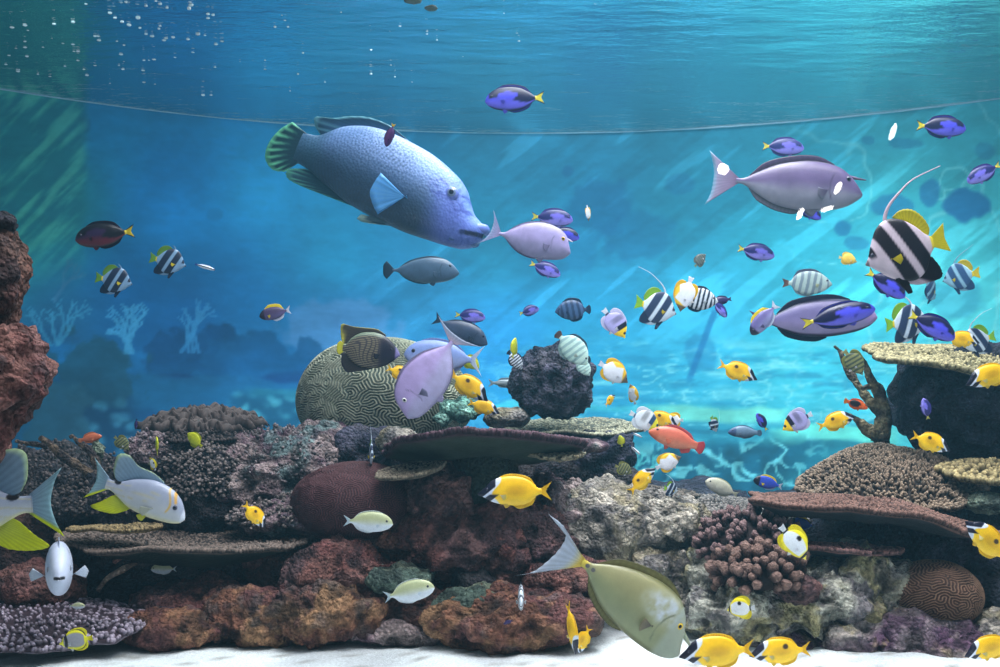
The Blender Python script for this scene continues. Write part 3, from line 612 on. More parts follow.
stick('pale twig of dead coral inside the left cave', [[(98, 590, 2.6, 0), (108, 578, 3, 0), (120, 571, 3.2, 0), (130, 566, 2.4, 0), (137, 564, 1.4, 0)]], 4.35, (96, 84, 78), (150, 134, 120), name='coral_twig')
stick('short pinkish twig of dead coral high in the left cave', [[(114, 562, 3.2, 0), (119, 558, 2.6, 0), (127, 556, 1.2, 0)]], 4.35, (110, 80, 76), (160, 122, 112), name='coral_twig')
rock('green weedy tuft on the left branching coral', 97, 452, 6, 15, 5.0, .04, 'green', sub=4, rough=.5, knob=.01, name='algae_tuft')

# drifting leaves and bubbles at the surface
for px, py, s_, lb in [(413, 1, 9, 'small brown leaf floating at the surface, the higher of two'), (431, 8, 7, 'small brown leaf floating at the surface, the lower of two')]:
    D = 2.36/((400-py)/1000.); c = at(px, py, D); n, F = ico(2); V = n*np.array([s_*D/FOC, .05, .006])*(1+.3*fbm(n*2+px, 2)[:, None])
    o = link('floating_leaf', mesh('floating_leaf', V, F, np.tile([96., 78, 44], (len(V), 1)), M_SMOOTH), loc=c); tag(o, lb, 'leaf')
MB_, nt_, N_, L2_, P_ = nodes('bubble'); P_.inputs['Base Color'].default_value = (.9, .97, 1, 1); P_.inputs['Roughness'].default_value = .1
MB_me = None
V, F = ico(2); MB_me = mesh('bubble', V, F, None, MB_)
BUB = [(86,4),(126,2),(156,1),(160,4),(167,8),(190,2),(191,5),(189,9),(146,6),(110,13),(115,18),(208,14),(213,15),(208,18),(73,22),(54,24),(122,22),(129,25),(138,18),(140,28),(160,26),(159,29),(12,27),(25,25),(28,30),(198,34),(205,35),(95,36),(98,36),(99,40),(52,38),(63,43),(25,41),(117,41),(124,45),(146,34),(152,36),(166,38),(164,40),(173,37),(188,39),(216,44),(222,41),(73,44),(74,51),(16,48),(25,47),(43,47),(78,51),(193,52),(175,57),(121,54),(124,61),(144,60),(149,60),(154,59),(9,55),(27,56),(65,66),(78,60),(95,65),(6,64),(18,71),(84,69),(119,65),(123,69),(143,70),(215,67),(240,61),(38,74),(50,76),(87,75),(110,83),(144,82),(155,84),(203,95),(211,95),(282,15),(285,20),(288,27),(265,60),(253,60),(298,74),(303,53),(265,69),(290,91),(325,82),(371,50),(391,65),(395,77),(427,34),(437,40),(412,82),(371,74),(504,13),(517,33),(519,41),(400,26),(463,56),(275,27),(341,12)]
for px, py in BUB:
    D = 2.4005/((400-py)/1000.); o = link('bubble', MB_me, loc=at(px, py, D)); s_ = (.0055+.005*RNG.random())*(1.25 if px < 240 else .8); o.scale = (s_*1.25, s_, s_*.7)
    tag(o, 'tiny white bubble under the water surface at the top of the tank', 'bubble', 'bubbles under the surface')
# ================================================================ fish
# unit length, nose at x = +.5, tail tip at x = -.5, z up; prof rows are x, top, bottom, half width
def body_mesh(name, prof, colf, nx=84, nt=36, mat=None):
    p = spline(prof, nx); p = p[np.argsort(-p[:, 0])]; x, zt, zb, w = p.T; w = np.maximum(w, .002); hh = np.maximum((zt-zb)/2, .003); mid = (zt+zb)/2
    th = np.linspace(0, 2*np.pi, nt, endpoint=False); ct, st = np.cos(th), np.sin(th)
    X = np.repeat(x, nt); Y = (w[:, None]*np.sign(ct)*np.abs(ct)**.9).ravel(); Z = (mid[:, None]+hh[:, None]*st[None]).ravel()
    T = np.tile((st+1)/2, nx); C = colf(X, Z, T, np.tile(np.abs(ct), nx))
    V = np.stack([X, Y, Z], -1); F = [tuple(f) for f in grid_faces(nx, nt, True)]; n = len(V)
    V = np.vstack([V, [[x[0]+.004, 0, mid[0]]], [[x[-1], 0, mid[-1]]]]); C = np.vstack([C, C[:1], C[n-1:n]])
    for k in range(nt): F.append((n, (k+1) % nt, k)); F.append((n+1, (nx-1)*nt+k, (nx-1)*nt+(k+1) % nt))
    return mesh(name, V, F, C, mat or M_FISH), p
def fin_mesh(name, base, tip, cf, nr=22, m=7, t0=.008, bow=0., scallop=.0, mat=None):
    """fan between two curves of (x, z); cf(u, v) colours, u along the base, v from base to tip"""
    b = spline(base, nr); t = spline(tip, nr); u = np.linspace(0, 1, nr); v = np.linspace(0, 1, m); U, Vv = np.meshgrid(u, v, indexing='ij')
    sc = 1-scallop*(np.arange(nr) % 2)
    Q = b[:, None]+(t-b)[:, None]*(v[None]*np.where(v[None] > .9, sc[:, None], 1))[..., None]
    th = t0*(1-.85*Vv)*.5+.0006; rib = .0025*np.cos(np.arange(nr)*np.pi)[:, None]*Vv*(1-.2*Vv); by = bow*np.sin(Vv*np.pi/2)
    A = np.stack([Q[..., 0], rib+by+th, Q[..., 1]], -1).reshape(-1, 3); B = np.stack([Q[..., 0], rib+by-th, Q[..., 1]], -1).reshape(-1, 3)
    n = nr*m; F = [tuple(f) for f in grid_faces(nr, m)]+[tuple(f[::-1]) for f in grid_faces(nr, m, off=n)]
    ed = [i*m for i in range(nr)]+[(nr-1)*m+j for j in range(1, m)]+[i*m+m-1 for i in range(nr-2, -1, -1)]+[j for j in range(m-2, 0, -1)]
    for i in range(len(ed)): a, c_ = ed[i], ed[(i+1) % len(ed)]; F.append((a, a+n, c_+n, c_))
    C = cf(U.ravel(), Vv.ravel()); ray = (1-.09*(np.arange(nr) % 2))[:, None]*np.ones(m)[None]; C = C*ray.ravel()[:, None]
    return mesh(name, np.vstack([A, B]), F, np.vstack([C, C]), mat or M_FIN)
def cst(c, c2=None, e=None, ew=.85, side=None):
    """base colour c -> tip colour c2, thin edge colour e beyond ew, side colour on outer rays"""
    def f(u, v):
        r = np.tile(np.array(c, float), (len(u), 1))
        if c2 is not None: r = mixc(r, c2, v)
        if e is not None: r = mixc(r, e, ss(ew-.08, ew, v))
        if side is not None: r = mixc(r, side, np.maximum(1-ss(.08, .16, u), ss(.84, .92, u)))
        return r
    return f
def eye_mesh(iris, pupil=(10, 10, 14), ring=None):
    bm = bmesh.new(); bmesh.ops.create_uvsphere(bm, u_segments=20, v_segments=14, radius=1); bmesh.ops.rotate(bm, cent=(0, 0, 0), matrix=Matrix.Rotation(math.pi/2, 3, 'X'), verts=bm.verts)
    V = np.array([v.co[:] for v in bm.verts]); F = [tuple(v.index for v in f.verts) for f in bm.faces]; bm.free()
    a = np.abs(V[:, 1]); C = mixc(iris, pupil, ss(.78, .86, a)); C = mixc(C, ring if ring is not None else np.array(iris)*.5, 1-ss(.3, .45, a))
    return mesh('eye', V*np.array([1, .55, 1]), F, C, M_EYE)
def add_fish(name, prof, colf, tail, dorsal=None, anal=None, pect=None, pelv=None, eye=None, extra=None, nx=68, nt=34, mat=None, spread=.45):
    """prototype: dict of child meshes with their place"""
    ch = []; me, p = body_mesh('body', prof, colf, nx, nt, mat); ch.append(('body', me, (0, 0, 0), (0, 0, 0), 1))
    px_ = p[::-1, 0]; top = lambda x: np.interp(x, px_, p[::-1, 1]); bot = lambda x: np.interp(x, px_, p[::-1, 2]); wid = lambda x: np.interp(x, px_, p[::-1, 3])
    xe = p[-1, 0]; zt, zb = p[-1, 1], p[-1, 2]
    ch.append(('tail_fin', fin_mesh('tail_fin', [(xe+.02, zt), (xe+.02, (zt+zb)/2), (xe+.02, zb)], tail[0], tail[1], nr=25, t0=max(.01, .8*p[-1, 3]), mat=None, scallop=.015), (0, 0, 0), (0, 0, 0), 1))
    for nm, d, g, s in (('dorsal_fin', dorsal, top, -1), ('anal_fin', anal, bot, 1)):
        if d:
            xs = np.linspace(d[0], d[1], 9); ch.append((nm, fin_mesh(nm, [(x, g(x)+s*.014) for x in xs], d[2], d[3], nr=30, scallop=d[4] if len(d) > 4 else .03), (0, 0, 0), (0, 0, 0), 1))
    if pect:
        x, z, ln, wd, ang, cf = pect; y = wid(x)*.93
        ts = np.linspace(-wd, wd, 7); base = [(0, .02*ln/.1*k/3.) for k in (1, 0, -1)]
        outer = [(-ln*math.cos(t)*(1-.12*abs(t)/wd), -ln*math.sin(t)) for t in ts[::-1]*-1]; outer = outer[::-1]
        me = fin_mesh('pectoral_fin', base, [(a, b) for a, b in outer], cf, nr=15, t0=.006)
        for s in (1, -1): ch.append(('pectoral_fin', me, (x, s*y, z), (0, ang, s*-spread), 1))
    if pelv:
        x, ln, cf = pelv; y = wid(x)*.35; z = bot(x)+.012
        me = fin_mesh('pelvic_fin', [(.02, 0), (0, 0), (-.03, 0)], [(-.01, -ln), (-.04, -ln*.85), (-.07, -ln*.35)], cf, nr=9, t0=.006)
        for s in (1, -1): ch.append(('pelvic_fin', me, (x, s*y, z), (s*-.25, 0, 0), 1))
    if eye:
        x, z, r, me = eye
        # sits on the skin: half width at that height
        t = (z-bot(x))/(top(x)-bot(x))*2-1; y = wid(x)*math.sqrt(max(.05, 1-t*t))**.9+(.011 if name == 'humphead_wrasse' else 0)
        for s in (1, -1): ch.append(('eye', me, (x, s*(y-.1*r), z), (0, 0, 0), r))
    if extra: ch += extra(top, bot, wid)
    return dict(name=name, ch=ch, proto=None)
def put(sp, label, cat, px, py, D, L, face='R', up=0, yaw=0, roll=0, group=None, tall=1, name=None):
    root = bpy.data.objects.new(name or sp['name'], None); COL.objects.link(root); root.empty_display_size = .05
    root.location = at(px, py, D); s = L*D/FOC; root.scale = (s, s, s*tall)
    yw = yaw if face == 'R' else 180-yaw
    root.rotation_euler = (math.radians(roll), math.radians(-up), math.radians(yw))
    tag(root, label, cat, group)
    if sp['proto'] is None:
        sp['proto'] = []
        for nm, me, l, r, sc in sp['ch']:
            sp['proto'].append(link(nm, me, root, l, r, sc))
    else:
        for o in sp['proto']:
            c = o.copy(); COL.objects.link(c); c.parent = root
    return root

# ---- shapes
TANG = [(.5, -.005, -.03, .008), (.475, .05, -.065, .03), (.42, .115, -.115, .05), (.3, .18, -.165, .068), (.1, .205, -.195, .075), (-.1, .175, -.17, .062), (-.24, .1, -.1, .036), (-.32, .042, -.045, .018), (-.37, .034, -.036, .010)]
NASO = [(.5, -.03, -.055, .012), (.465, .02, -.085, .03), (.4, .09, -.125, .05), (.3, .145, -.155, .066), (.12, .165, -.175, .072), (-.08, .13, -.15, .056), (-.22, .07, -.085, .032), (-.31, .022, -.028, .015), (-.375, .016, -.018, .010)]
NASO2 = [(.5, -.06, -.085, .014), (.47, .01, -.115, .035), (.42, .1, -.15, .055), (.32, .165, -.175, .072), (.12, .195, -.195, .078), (-.08, .155, -.165, .06), (-.22, .08, -.09, .034), (-.31, .024, -.03, .015), (-.375, .017, -.019, .010)]
FOX = [(.5, -.035, -.055, .008), (.46, .0, -.07, .02), (.4, .05, -.095, .038), (.31, .14, -.145, .056), (.15, .195, -.185, .066), (-.05, .195, -.195, .06), (-.2, .14, -.15, .042), (-.3, .05, -.06, .02), (-.37, .034, -.04, .010)]
BFLY = [(.5, -.045, -.065, .007), (.455, -.005, -.085, .02), (.4, .06, -.12, .036), (.3, .18, -.19, .05), (.14, .275, -.255, .058), (-.05, .29, -.28, .055), (-.2, .22, -.23, .042), (-.3, .08, -.1, .02), (-.36, .048, -.052, .009)]
BANN = [(.5, -.035, -.055, .008), (.45, .02, -.085, .024), (.39, .13, -.14, .04), (.28, .29, -.24, .052), (.14, .36, -.32, .058), (-.02, .33, -.35, .055), (-.16, .22, -.28, .042), (-.26, .1, -.13, .022), (-.33, .05, -.06, .010)]
BREAM = [(.5, -.075, -.105, .02), (.47, -.01, -.14, .045), (.41, .075, -.165, .062), (.3, .145, -.18, .076), (.12, .175, -.18, .08), (-.06, .13, -.145, .062), (-.18, .07, -.085, .036), (-.26, .05, -.05, .02), (-.32, .055, -.055, .012)]
ANGEL = [(.5, -.02, -.05, .012), (.465, .04, -.08, .03), (.4, .12, -.14, .048), (.28, .22, -.22, .062), (.1, .275, -.27, .068), (-.1, .255, -.255, .06), (-.24, .17, -.17, .042), (-.32, .06, -.06, .02), (-.37, .05, -.05, .010)]
SLIM = [(.5, 0, -.02, .01), (.45, .035, -.045, .03), (.3, .07, -.075, .045), (.05, .08, -.08, .045), (-.2, .065, -.065, .035), (-.34, .035, -.035, .015), (-.4, .033, -.033, .008)]
GROUP = [(.5, -.03, -.06, .02), (.46, .02, -.095, .045), (.38, .085, -.13, .065), (.24, .145, -.165, .08), (.04, .17, -.175, .08), (-.14, .13, -.135, .06), (-.25, .085, -.08, .035), (-.33, .07, -.065, .018), (-.37, .07, -.065, .012)]
WRASSE = [(.505, .03, -.012, .03), (.48, .05, -.05, .058), (.435, .075, -.075, .082), (.40, .118, -.082, .092), (.365, .16, -.086, .1), (.3, .2, -.09, .112), (.16, .245, -.095, .125), (-.05, .262, -.075, .12), (-.19, .225, -.035, .095), (-.29, .15, .0, .05), (-.36, .135, .01, .02)]

# ---- colour patterns
def N3(x, z, k=10, s=0): return fbm(np.stack([x*k, 0*x, z*k], -1), 3, seed=s)
def c_tang(base=(84, 84, 214), dark=(22, 18, 66), low=(112, 104, 222)):
    def f(x, z, t, s):
        c = mixc(low, base, ss(.2, .6, t))
        q = ((x-.12)/.17)**2+((z-.05)/.062)**2
        band = ss(.5, .58, t+.35*ss(.25, -.3, x)*1)*(1-ss(.36, .44, x)); hook = ss(-.02, .0, z+.28*(x-.3))*ss(.0, .05, .46-x)*ss(.0, .04, t-.52)
        m = np.clip(band+hook, 0, 1)*ss(.9, 1.15, q)*(1-ss(.42, .46, x))
        ed = np.maximum(ss(.93, .985, t), 1-ss(.02, .07, t))
        c = mixc(c, dark, np.maximum(m, ed*(1-ss(.4, .46, x)))); c = mixc(c, np.array(base)*1.08, (1-ss(.7, .95, q))*.9)
        return mixc(c, [232, 214, 70], (1-ss(-.345, -.325, x)))
    return f
def c_naso(top, low, lip=None, spot=None):
    def f(x, z, t, s):
        c = mixc(low, top, ss(.3, .62, t+.1*N3(x, z, 4, 2))); c = c*(1+.08*N3(x, z, 14)[:, None])
        c = mixc(c, np.array(top)*.55, ss(.95, .99, t)*(1-ss(.36, .42, x)))
        g = np.abs(np.hypot((x-.37)*1.0, (z+.02)*.8)-.115); c = mixc(c, np.array(top)*.72, (1-ss(.002, .008, g))*ss(.24, .27, x)*(1-ss(.3, .32, x))*ss(-.1, -.08, z)*(1-ss(.06, .08, z)))
        if lip is not None: c = mixc(c, lip, ss(.482, .492, x))
        if spot is not None: c = mixc(c, spot, .6*ss(-.5, 1.1, N3(x, z, 90, 4)*1.6+.9*(1-np.hypot((x-.22)/.16, (z-.06)/.09)))*(1-ss(.7, 1.2, np.hypot((x-.22)/.2, (z-.06)/.12))))
        return c
    return f
def c_fox(x, z, t, s):
    y = np.array([246, 190, 22.]); c = mixc([255, 208, 40], y, t)*(1+.05*N3(x, z, 9)[:, None])
    c = mixc(c, [196, 140, 30], (1-ss(.3, 1, np.hypot((x+.02)/.2, (z-.01)/.1)))*.5)
    q = x-.12*(t-.5)
    wh = ss(.235, .26, x-.06*np.cos((t-.4)*6)); c = mixc(c, [214, 222, 240], wh)
    b1 = ss(-.012, .0, (z-.0)-1.5*(x-.345)*-1-.03)*0
    l1 = (z+.045)-(-1.15*(x-.5)); band = (1-ss(.018, .03, np.abs(l1-.0)))*0
    # black mask from the nape through the eye to the snout, and a black chest
    d = np.abs((z+.04)+1.05*(x-.5)+.03*np.sin((x-.3)*18))
    q2 = z+.80*(x-.49)+.118
    c = mixc(c, [18, 18, 40], ss(-.006, .006, q2)*ss(.255, .27, x))
    c = mixc(c, [18, 18, 40], ss(-.15, -.14, q2)*(1-ss(-.05, -.04, q2))*(1-ss(-.055, -.035, z))*ss(.2, .22, x))
    return c
def c_foxspot(x, z, t, s):
    return mixc(c_fox(x, z, t, s), [70, 52, 40], 1-ss(.7, 1.1, np.hypot((x+.08)/.05, (z-.08)/.045)))
def c_bann(wh, bk):
    def f(x, z, t, s):
        q = x-.42*z; c = np.tile(np.array(wh, float), (len(x), 1))*(1+.05*N3(x, z, 9)[:, None])
        def st(a, b): return ss(a-.012, a+.012, q)*(1-ss(b-.012, b+.012, q))
        c = mixc(c, bk, st(.085, .255)); c = mixc(c, bk, st(-.19, -.01)); c = mixc(c, np.array(wh)*.8, st(-.45, -.2)*.2)
        c = mixc(c, bk, (1-ss(.03, .045, np.abs(x-.4-.25*(z-.0))))*ss(-.02, .03, z)); c = mixc(c, np.array(wh)*.55, ss(.455, .475, x))
        return mixc(c, [222, 200, 40], 1-ss(-.31, -.285, x))
    return f
def c_saddle(w=(200, 200, 236), bk=(24, 22, 46), y=(248, 208, 40)):
    def f(x, z, t, s):
        q = x-.12*z; c = mixc(w, np.array(w)*.92, t)
        sad = lambda a, b, lo: ss(a-.012, a+.012, q)*(1-ss(b-.012, b+.012, q))*ss(lo-.08, lo+.04, t)
        c = mixc(c, np.array(w)*.6, ss(-.17, -.09, q)*(1-ss(-.02, .06, q))*ss(.2, .6, t)*.8); c = mixc(c, y, ss(.235, .25, q)); c = mixc(c, bk, sad(.12, .25, .36))
        c = mixc(c, bk, (1-ss(.028, .04, np.hypot(x-.39, (z-.02)*.8)))); return mixc(c, bk, (1-ss(-.32, -.3, x))*.9*ss(-.36, -.35, x))
    return f
def c_tear(x, z, t, s):
    c = np.tile(np.array([226, 232, 240.]), (len(x), 1)); c = mixc(c, [240, 224, 36], np.maximum(ss(.8, .86, t), 1-ss(.1, .15, t))); c = mixc(c, [240, 224, 36], ss(.3, .36, x)*.85)
    c = mixc(c, [14, 14, 20], 1-ss(.8, 1.05, np.hypot((x+.0)/.07, (z-.14)/.06))); c = mixc(c, [14, 14, 24], 1-ss(.025, .035, np.abs(x-.39+.1*z)))
    return mixc(c, [14, 14, 24], (1-ss(-.315, -.3, x))*ss(-.35, -.34, x))
def c_pyr(x, z, t, s):
    c = np.tile(np.array([234, 238, 248.]), (len(x), 1)); m = ss(-.05, .0, z-.18-.4*np.abs(x+.02))+ss(-.02, .04, x-.17-.2*(1-t))
    c = mixc(c, [246, 196, 36], np.clip(m, 0, 1)); return mixc(c, [110, 92, 70], ss(.3, .36, x))
def c_zeb(wh, bk, n=7, lead=.4):
    def f(x, z, t, s):
        c = np.tile(np.array(wh, float), (len(x), 1)); q = x-.18*z+.01*N3(x, z, 8)
        m = ss(-.15, .25, np.cos(q*2*np.pi*n/.8)-.1)*(1-ss(lead-.03, lead, x)); c = mixc(c, bk, m)
        return mixc(c, bk, (1-ss(.015, .025, np.abs(x-.41)))*.9)
    return f
def c_angel(x, z, t, s):
    c = np.tile(np.array([70, 62, 66.]), (len(x), 1)); q = z-.25*x
    c = mixc([52, 46, 54], [158, 148, 110], ss(.1, .7, np.cos(q*2*np.pi/.035))*(1-ss(.14, .24, x))*.75)
    c = mixc(c, [30, 26, 44], ss(.18, .26, x)); c = mixc(c, [126, 116, 166], ss(.415, .45, x)); return mixc(c, [120, 150, 120], ss(.86, .93, t)*(1-ss(.2, .3, x))*.6)
def c_flat(a, b=None, head=None, hx=.3, dk=None, k=.06):
    def f(x, z, t, s):
        c = mixc(b if b is not None else a, a, ss(.25, .7, t))*(1+k*N3(x, z, 12)[:, None])
        if head is not None: c = mixc(c, head, ss(hx-.03, hx+.03, x))
        if dk is not None: c = mixc(c, dk, ss(.9, .97, t)+1-ss(.03, .09, t))
        return c
    return f
def c_bream(x, z, t, s):
    c = mixc([186, 190, 196], [148, 156, 178], ss(.3, .85, t)); c = mixc(c, [202, 190, 110], (1-ss(.02, .22, t))*.5)
    for k in (0, 1, 2): c = mixc(c, [186, 176, 130], (1-ss(.003, .007, np.abs(z-.08+.055*k+.12*np.abs(x-.1))))*.5*(1-ss(.2, .26, x)))
    c = mixc(c, [206, 150, 50], (1-ss(.008, .014, np.abs((x-.405)*.9+.4*(z-.0)-.004*0)))*ss(.02, .04, z)*.9)
    c = mixc(c, [206, 160, 60], (1-ss(.006, .013, np.abs(x-.315-.03*np.cos(z*18))))*ss(-.09, -.06, z)*.8); c = mixc(c, [214, 220, 232], ss(.46, .48, x)*.8)
    return mixc(c, [12, 12, 18], 1-ss(.85, 1.1, np.hypot((x+.215)/.036, (z-.055)/.026)))
def c_wrasse(x, z, t, s):
    c = mixc([48, 68, 94], [110, 140, 192], ss(.25, .75, t)); c = mixc(c, [104, 124, 206], ss(.22, .36, x)); c = mixc(c, [138, 172, 236], ss(.5, .9, t)*ss(-.1, .2, x)*.6)  # lower flank darker: shade under the overhead light put into the colour
    li = ss(.1, .9, np.cos((x+.35*z)*2*np.pi/.0165))*(1-ss(.1, .25, x))*ss(-.4, -.3, x); c = mixc(c, [54, 84, 120], li*.6)
    c = mixc(c, [46, 82, 104], (1-ss(-.29, -.2, x))*.6)
    for k, (a, b) in enumerate([(.12, .34), (.095, .31), (.075, .35)]): c = mixc(c, [64, 76, 160], (1-ss(.003, .008, np.abs(z-a+.25*(x-b)+.012*np.sin(x*60+k*2))))*ss(.22, .27, x)*(1-ss(.42, .45, x))*.55)
    c = mixc(c, [30, 36, 70], (1-ss(.006, .012, np.abs(z-.001+.25*(.5-x))))*ss(.41, .43, x))
    net = np.abs(N3(x, z, 22, 9)); return mixc(c, [74, 90, 176], (1-ss(.03, .09, net))*ss(.24, .32, x)*.35)
def c_bfy_panda(x, z, t, s):
    c = np.tile(np.array([150, 150, 158.]), (len(x), 1)); c = mixc(c, [226, 220, 40], np.clip(ss(.84, .9, t)+1-ss(.1, .16, t)+ss(.34, .37, x)+1-ss(-.26, -.24, x), 0, 1)); return mixc(c, [16, 16, 22], 1-ss(.04, .055, np.abs(x-.31+.06*np.cos(z*6)-.02)))
YEL = (250, 206, 40); WHT = (222, 228, 240)

E_dark = eye_mesh((70, 70, 90)); E_yel = eye_mesh((214, 180, 60)); E_wht = eye_mesh((214, 214, 210)); E_red = eye_mesh((160, 60, 40))
def prof_out(prof, x0, x1, h, s, n=7, taper=(.25, 1), sh=0):
    """outer edge of a median fin that follows the body at height h"""
    p = spline(prof, 80); p = p[np.argsort(p[:, 0])]; xs = np.linspace(x0, x1, n); k = np.linspace(0, 1, n)
    z = np.interp(xs, p[:, 0], p[:, 1] if s > 0 else p[:, 2]); hh = h*np.minimum(1, taper[0]+k*4)*np.minimum(1, (1-k)*5+.15)
    return [(a-sh*b, c+s*b) for a, b, c in zip(xs+0*k, hh, z)]
def std(prof, dh, dc, ah, ac, x0=.3, x1=-.28, ax0=.1, sh=.3):
    return (x0, x1, prof_out(prof, x0, x1, dh, 1, sh=sh), dc), (ax0, x1, prof_out(prof, ax0, x1, ah, -1, sh=sh), ac)
def fork(w, dep, xt=-.5, pw=2): return [(xt, w), (xt+dep*.55, w*.5), (xt+dep, 0), (xt+dep*.55, -w*.5), (xt, -w)]
def rnd(w, x=-.5): return [(x+.05, w), (x+.008, w*.6), (x, 0), (x+.008, -w*.6), (x+.05, -w)]

def tang_sp(name, base, dark, low, tailc, eye=E_dark):
    d, a = std(TANG, .045, cst(dark, base, dark, .8), .04, cst(dark, base, dark, .8))
    return add_fish(name, TANG, c_tang(base, dark, low), (fork(.12, .06), cst(tailc, tailc, side=dark)), d, a, (.25, -.03, .1, .45, -.4, cst(base, low)), (.2, .06, cst(low)), (.38, .045, .02, eye))
SP = {}
SP['tang'] = tang_sp('blue_tang', (74, 72, 206), (20, 16, 62), (104, 98, 222), (240, 226, 70))
SP['tangp'] = tang_sp('blue_tang', (112, 104, 204), (40, 38, 108), (146, 138, 226), (232, 226, 92))
SP['tang_shade'] = tang_sp('shaded_tang', (40, 20, 56), (12, 8, 20), (92, 30, 44), (214, 190, 40))  # a blue tang in shade, the shade put into darker colours
def horn(ln, x0, z0, c1, c2, up=.1, r=.016):
    def f(top, bot, wid):
        t = np.linspace(0, 1, 8); V, F = tube(np.stack([x0+t*ln, 0*t, z0-t*up*ln], -1), r*(1-.75*t), 10); C = mixc(c1, c2, np.clip((V[:, 0]-x0)/ln, 0, 1))
        return [('horn', mesh('horn', V, F, C, M_FISH), (0, 0, 0), (0, 0, 0), 1)]
    return f
def naso_sp(name, prof, top, low, tail, tc, hx=None, eye=E_dark, finc=None, spot=None, dh=.04, pc=None, ey=(.385, .05, .019)):
    finc = finc or tuple(np.array(top)*.6); d, a = std(prof, dh, cst(finc, top, finc, .9), dh*.9, cst(np.array(low)*.6, low, np.array(finc), .9), x0=.3)
    return add_fish(name, prof, c_naso(top, low, spot=spot), (tail, tc), d, a, (.245, -.035, .1, .5, -.5, cst(pc or top, low)), (.18, .05, cst(low)), (*ey, eye), horn(*hx) if hx else None, nx=140, nt=64)
lun = lambda w, fil=0: [(-.5-fil, w+fil*.35), (-.475, w*.72), (-.45, w*.35), (-.445, 0), (-.45, -w*.35), (-.475, -w*.72), (-.5, -w)]
SP['uni'] = naso_sp('unicornfish', NASO, (96, 82, 120), (136, 136, 154), [(-.57, .19), (-.545, .12), (-.53, .05), (-.53, 0), (-.535, -.06), (-.55, -.12), (-.58, -.18)], cst((140, 116, 150), (176, 170, 200), (150, 200, 226), .9), (.135, .385, .075, (104, 90, 120), (90, 76, 96)), finc=(44, 34, 50))
SP['uni2'] = naso_sp('unicornfish', NASO2, (156, 146, 192), (136, 132, 168), [(-.49, .24), (-.465, .15), (-.465, .06), (-.49, -.02), (-.55, -.1), (-.64, -.16)], cst((176, 160, 206), (160, 176, 216), (190, 206, 236), .9), (.105, .40, .075, (170, 160, 190), (196, 190, 196), .25), eye=E_yel, finc=(70, 62, 96), dh=.014, ey=(.385, .055, .024))
SP['uni3'] = naso_sp('unicornfish', NASO2, (166, 148, 196), (168, 162, 200), lun(.22), cst((200, 170, 190), (140, 160, 186), (170, 186, 210), .9), None, eye=E_wht, finc=(104, 112, 130), dh=.012, pc=(90, 92, 120), ey=(.37, .03, .022))
OLV = [(.5, -.085, -.11, .012), (.475, -.045, -.135, .03), (.435, .03, -.155, .046), (.385, .09, -.168, .056), (.29, .145, -.178, .068), (.12, .16, -.172, .073), (-.08, .125, -.14, .058), (-.22, .072, -.08, .032), (-.31, .026, -.03, .016), (-.375, .018, -.020, .011)]
def c_olive(x, z, t, s):
    c = mixc([134, 140, 104], [150, 146, 104], ss(.2, .8, t))*(1+.06*N3(x, z, 9)[:, None]); c = mixc(c, [92, 92, 56], (1-ss(.02, .1, t))+ss(.93, .99, t)*.8)
    m = 1-ss(.35, 1.15, np.hypot((x-.24)/.19, (z-.055)/.095)); c = mixc(c, [196, 206, 222], np.clip(m*(.75+.9*N3(x, z, 34, 4)), 0, 1)*.85)
    c = mixc(c, [150, 160, 150], ss(.3, .36, x)*.7); c = mixc(c, [222, 196, 70], (1-ss(-.35, -.31, x))*.8)
    g = np.abs(np.hypot(x-.36, (z+.05)*.8)-.1); c = mixc(c, [104, 110, 84], (1-ss(.002, .007, g))*ss(.25, .27, x)*(1-ss(.3, .33, x))*ss(-.14, -.1, z))
    for a in (-.33, -.285): c = mixc(c, [96, 92, 96], (1-ss(.8, 1.1, np.hypot((x-a)/.015, (z-.0)/.012))))
    return c
SP['olive'] = add_fish('unicornfish', OLV, c_olive, ([(-.74, .10), (-.61, .095), (-.555, .05), (-.545, -.03), (-.565, -.12), (-.6, -.2), (-.68, -.27)], lambda u, v: mixc([228, 200, 84], [192, 202, 218], ss(.1, .45, v))), *std(OLV, .035, cst((98, 94, 54), (150, 146, 96), (84, 82, 50), .88), .03, cst((98, 96, 60), (140, 138, 90), (84, 82, 50), .88)), (.235, -.05, .1, .42, -.3, cst((112, 104, 100), (150, 140, 110))), None, (.385, .03, .02, E_yel), horn(.13, .425, .012, (150, 156, 130), (140, 148, 130), .35, .017), nx=170, nt=90)
SP['greynaso'] = naso_sp('grey_unicornfish', NASO, (78, 102, 128), (84, 108, 136), rnd(.12), cst((58, 76, 100), (48, 64, 86)), None, finc=(44, 62, 84), dh=.02)
SP['slate'] = naso_sp('grey_unicornfish', NASO, (62, 76, 102), (72, 88, 116), fork(.12, .05), cst((52, 66, 88), (44, 58, 80)), None, finc=(40, 50, 74), dh=.02)
SP['surg'] = add_fish('surgeonfish', TANG, c_flat((112, 104, 150), (140, 128, 170), (150, 128, 176), .4, (26, 22, 52)), (fork(.13, .07), cst((60, 54, 90), (110, 104, 140))), *std(TANG, .05, cst((40, 36, 66), (30, 28, 58)), .05, cst((40, 36, 66), (24, 22, 50))), (.24, -.02, .12, .5, -.4, cst((120, 110, 170))), None, (.38, .05, .018, E_dark))
SP['silver'] = add_fish('silver_surgeonfish', TANG, c_flat((176, 182, 140), (214, 222, 232), None, k=.03), (fork(.12, .08), cst((206, 222, 226), (186, 206, 220))), *std(TANG, .03, cst((206, 206, 140), (196, 210, 220)), .03, cst((214, 222, 230))), (.25, -.03, .09, .45, -.5, cst((200, 214, 226))), None, (.38, .04, .024, E_dark))
